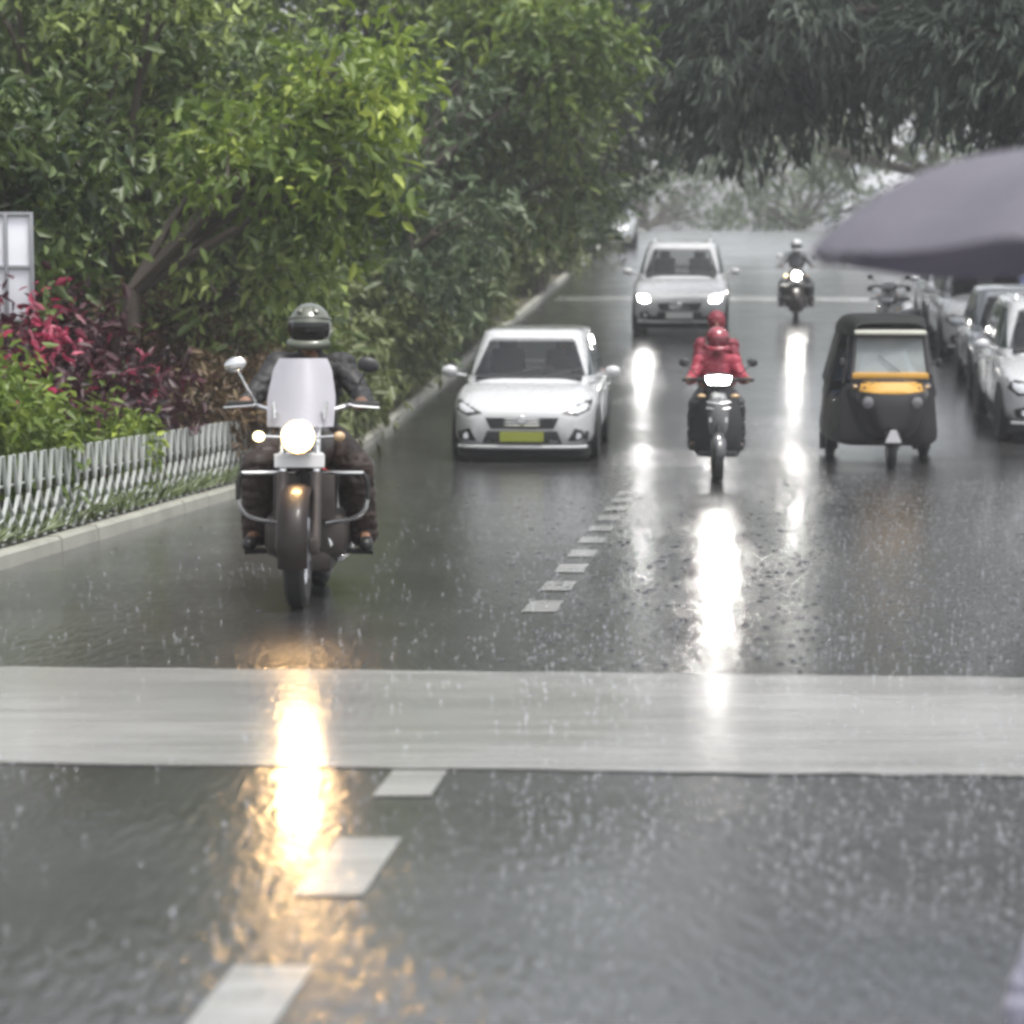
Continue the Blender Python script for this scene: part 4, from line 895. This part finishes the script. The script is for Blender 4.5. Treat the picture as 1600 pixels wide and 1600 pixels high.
    bm = bmesh.new(); box(bm, (0, .78, .72), (1.1, .45, .14), .04); box(bm, (0, 1.05, 1.0), (1.1, .12, .5), .04); obj('passenger_seat', bm, P('seat_blue', (.05, .08, .14), .5), o)
    bm = bmesh.new(); box(bm, (0, -.05, .80), (.5, .35, .10), .03); box(bm, (0, .12, 1.0), (.5, .08, .3), .03); obj('driver_seat', bm, M_SEAT, o)
    bm = bmesh.new(); tube(bm, [(-.25, -.42, 1.03), (0, -.48, 1.0), (.25, -.42, 1.03)], .014, 8, 1); tube(bm, [(0, -.48, 1.0), (0, -.75, .5)], .02, 8); obj('handlebar', bm, M_BLACK, o)
    for s in (-1, 1):
        bm = bmesh.new(); tube(bm, [(s*.41, -.68, 1.12), (s*.50, -.72, 1.15)], .007, 6); ellip(bm, (s*.54, -.72, 1.16), (.035, .015, .055), seg=12); obj('mirror', bm, M_BLACK, o)
    # mudguard over the front wheel and mud flaps
    bm = bmesh.new(); rings = []
    for i in range(11):
        a = math.radians(10+160*i/10); rings.append([(t*.085, -.95+math.cos(a)*(.25-.03*t*t), .21+math.sin(a)*(.25-.03*t*t)) for t in (-1, -.6, 0, .6, 1)])
    loft(bm, rings, cap=False, closed=False); bmesh.ops.solidify(bm, geom=bm.faces[:], thickness=.006); obj('mudguard', bm, MB, o)
    bm = bmesh.new(); tube(bm, [(0, -.95, .21), (.07, -.95, .21), (.07, -.80, .42)], .02, 8); obj('fork', bm, M_BLACK, o)
    for s in (-1, 1):
        bm = bmesh.new(); box(bm, (s*.55, 1.18, .17), (.22, .02, .22), .005); obj('mud_flap', bm, M_RUB, o)
    return o
ar = rickshaw('black auto rickshaw with a yellow band under its windscreen, driving towards the camera')
place(ar, 4.27, 30.8, -.05)
DR = dict(head=(0, -.02, 1.40), neck=(0, .02, 1.28), chest=(0, .04, 1.10), pelvis=(0, .0, .92),
          sh=[(-.18, .02, 1.2), (.18, .02, 1.2)], el=[(-.26, -.15, 1.03), (.26, -.15, 1.03)], wr=[(-.22, -.34, 1.04), (.22, -.34, 1.04)],
          hand=[(-.2, -.40, 1.05), (.2, -.40, 1.05)], hip=[(-.09, -.04, .9), (.09, -.04, .9)], kn=[(-.14, -.36, .86), (.14, -.36, .86)],
          an=[(-.14, -.42, .46), (.14, -.42, .46)], toe=[(-.14, -.56, .42), (.14, -.56, .42)])
r5 = person('driver in a pale blue shirt at the handlebar inside the auto rickshaw', DR, P('pale_blue_shirt', (.35, .42, .5), .6), P('dark_trousers', (.03, .03, .035), .5), M_SHOE, hair=P('black_hair', (.01, .01, .01), .4))
place(r5, 4.27, 30.8, -.05)

# ------------------------------------------------------------------ parked scooters on the right
sp = scooter('white scooter parked on the right, in front of the other white scooter', P('white_scooter_paint', (.6, .61, .62), .3, coat=1), lit=M_LENS)
sp['group'] = 'scooters parked on the right'; place(sp, 6.55, 45.8, -.5)
c = copy_tree(sp); c['label'] = 'white scooter parked on the right, behind the other white scooter'; place(c, 7.0, 49.5, -.35)

# ------------------------------------------------------------------ umbrella and its holder at the right edge
def umbrella():
    o = empty('umbrella', 'large grey-lavender umbrella cut by the right edge of the photo, very close', 'umbrella')
    R, Hc, n = .70, .215, 8
    MU = P('grey_lavender_cloth', (.25, .24, .285), .4, var=.15, bump=.2)
    bm = bmesh.new(); rings = []
    seg = 8
    for i in range(13):
        t = i/12; row = []
        for k in range(n*seg):
            f = (k % seg)/seg; a = 2*PI*k/(n*seg)
            sag = 1-.075*t*math.sin(PI*f); rr = R*t*sag
            z = Hc*(1-t**3.4)-.055*t*math.sin(PI*f)*(1 if t < .85 else .3)
            row.append((max(rr, .002)*math.cos(a), max(rr, .002)*math.sin(a), z))
        rings.append(row)
    loft(bm, rings, cap=False); bmesh.ops.solidify(bm, geom=bm.faces[:], thickness=.0025); obj('canopy', bm, MU, o)
    for k in range(n):
        a = 2*PI*k/n; bm = bmesh.new()
        tube(bm, [(R*t*math.cos(a), R*t*math.sin(a), Hc*(1-t**3.4)-.008) for t in (0.02, .25, .5, .75, 1.0)], .0035, 6)
        obj('rib', bm, M_CHR, o)
        bm = bmesh.new(); tube(bm, [(.02*math.cos(a), .02*math.sin(a), -.10), (R*.5*math.cos(a), R*.5*math.sin(a), Hc*.9-.01)], .0028, 5); obj('stretcher', bm, M_CHR, o)
    bm = bmesh.new(); tube(bm, [(0, 0, Hc-.02), (0, 0, Hc+.06)], [.008, .004], 8); tube(bm, [(0, 0, Hc), (0, 0, -.50)], .006, 8); obj('shaft', bm, M_CHR, o)
    bm = bmesh.new(); tube(bm, [(0, 0, -.46), (0, 0, -.60), (.01, 0, -.64), (.04, 0, -.65), (.06, 0, -.62)], .012, 10, 1); obj('handle', bm, M_BLACK, o)
    return o
um = umbrella(); um.location = (1.255, 5.25, 1.36); um.rotation_euler = (-.06, .03, math.radians(10))
ST = dict(head=(1.39, 5.34, 1.135), neck=(1.39, 5.36, 1.01), chest=(1.39, 5.37, .83), pelvis=(1.38, 5.37, .58),
          sh=[(1.23, 5.36, .93), (1.55, 5.36, .93)], el=[(1.19, 5.30, .70), (1.60, 5.34, .68)], wr=[(1.255, 5.22, .76), (1.60, 5.25, .47)],
          hand=[(1.262, 5.245, .80), (1.60, 5.22, .40)], hip=[(1.30, 5.37, .54), (1.46, 5.37, .54)], kn=[(1.20, 5.28, .20), (1.47, 5.36, .17)],
          an=[(1.075, 5.30, -.125), (1.47, 5.42, -.125)], toe=[(1.065, 5.18, -.165), (1.47, 5.28, -.165)], bulk=.012, long=1)
r6 = person('person in pale lavender rainwear under the grey umbrella, one leg at the bottom right corner', ST, P('lavender_rainwear', (.52, .50, .60), .4, var=.1, bump=.3), P('lavender_rainwear', (.5, .5, .6)), M_SHOE, grip=False, hair=P('black_hair', (.01, .01, .01), .4))

# ------------------------------------------------------------------ rain splashes and haze
def splashes():
    r = np.random.default_rng(11); n = 5200
    bm = bmesh.new(); bmesh.ops.create_icosphere(bm, subdivisions=1, radius=1)
    vs = np.array([v.co[:] for v in bm.verts]); fs = np.array([[v.index for v in f.verts] for f in bm.faces]); bm.free()
    def where(n, side, keep_line=.5, mn=-9):
        Y = 4+24*r.random(n)**1.35; X = np.where(r.random(n) < side, r.uniform(.0, .21, n)*Y, r.uniform(-.21, .21, n)*Y)
        q = Y+RD*(X-np.array([kerb_x(y) for y in Y])); line = (q > 8.95) & (q < 11.75)
        streak = np.abs(X+1.13) < .28; s2 = np.abs(X-2.11*Y/27.6) < .16
        k = (X > np.array([kerb_x(y) for y in Y])+.1) & ~(line & (r.random(n) < keep_line)) & ~((streak | s2) & (r.random(n) < .85)) & (X+r.normal(0, .22, n)*Y*.4 > mn*Y); return X[k], Y[k]
    def build(name, V, F, mat, label):
        n, m = len(V), V.shape[1]; me = bpy.data.meshes.new(name); me.vertices.add(n*m); me.vertices.foreach_set('co', V.reshape(-1))
        F = (F[None]+(np.arange(n)*m)[:, None, None]).reshape(-1, F.shape[1]); me.loops.add(F.size); me.polygons.add(len(F))
        me.loops.foreach_set('vertex_index', F.reshape(-1).astype(np.int32)); me.polygons.foreach_set('loop_start', (np.arange(len(F))*F.shape[1]).astype(np.int32)); me.update(calc_edges=True)
        tag(link(name, me, mat), label, 'rain splashes', kind='stuff')
    X, Y = where(8000, .6); n = len(X)
    Z = np.array([gz(y) for y in Y])+.004+np.abs(r.normal(0, .012, n)); q = r.uniform(.0018, .0050, n)
    build('rain_splashes', vs[None]*q[:, None, None]*np.array([1, 1, 2.0])+np.stack([X, Y, Z], 1)[:, None], fs, P('water_drops', (.8, .82, .85), .1, var=.02, trans=.85), 'tiny raindrop splashes bouncing off the wet asphalt')
    # ring ripples where drops have just landed: a low crest and a shallower outer crest
    K = 16; prof = [(.45, .0), (.62, .10), (.80, 0.02), (1.0, .16), (1.18, .0)]
    ring = np.array([[a*math.cos(2*PI*k/K), a*math.sin(2*PI*k/K), h] for a, h in prof for k in range(K)])
    f2 = np.array([[i*K+k, i*K+(k+1) % K, (i+1)*K+(k+1) % K, (i+1)*K+k] for i in range(4) for k in range(K)])
    X, Y = where(3500, .6, 1.0, .02); n = len(X); q = r.uniform(.007, .020, n)
    k9 = Y > 10; X, Y, q = X[k9], Y[k9], q[k9]; Z = np.array([gz(y) for y in Y])+.0025
    build('rain_ripples', ring[None]*np.stack([q, q, q*1.3], 1)[:, None]+np.stack([X, Y, Z], 1)[:, None], f2, P('ripple_water', (.03, .03, .032), .07, var=.05, spec=.7), 'ring ripples of raindrops on the wet asphalt')
splashes()
HAZE = .0013
if HAZE:
    bm = bmesh.new(); box(bm, (0, 235, 5.8), (700, 540, 21.0)); 
    hm = bpy.data.materials.new('haze'); hm.use_nodes = True; hn = hm.node_tree; hn.nodes.clear()
    ho = hn.nodes.new('ShaderNodeOutputMaterial'); hv = hn.nodes.new('ShaderNodeVolumePrincipled')
    hv.inputs['Color'].default_value = (.95, .97, 1, 1); hv.inputs['Density'].default_value = HAZE; hv.inputs['Anisotropy'].default_value = 0
    hn.links.new(hv.outputs[0], ho.inputs['Volume'])
    tag(obj('haze', bm, hm, smooth=False), 'pale rain haze filling the street', 'haze', kind='stuff')
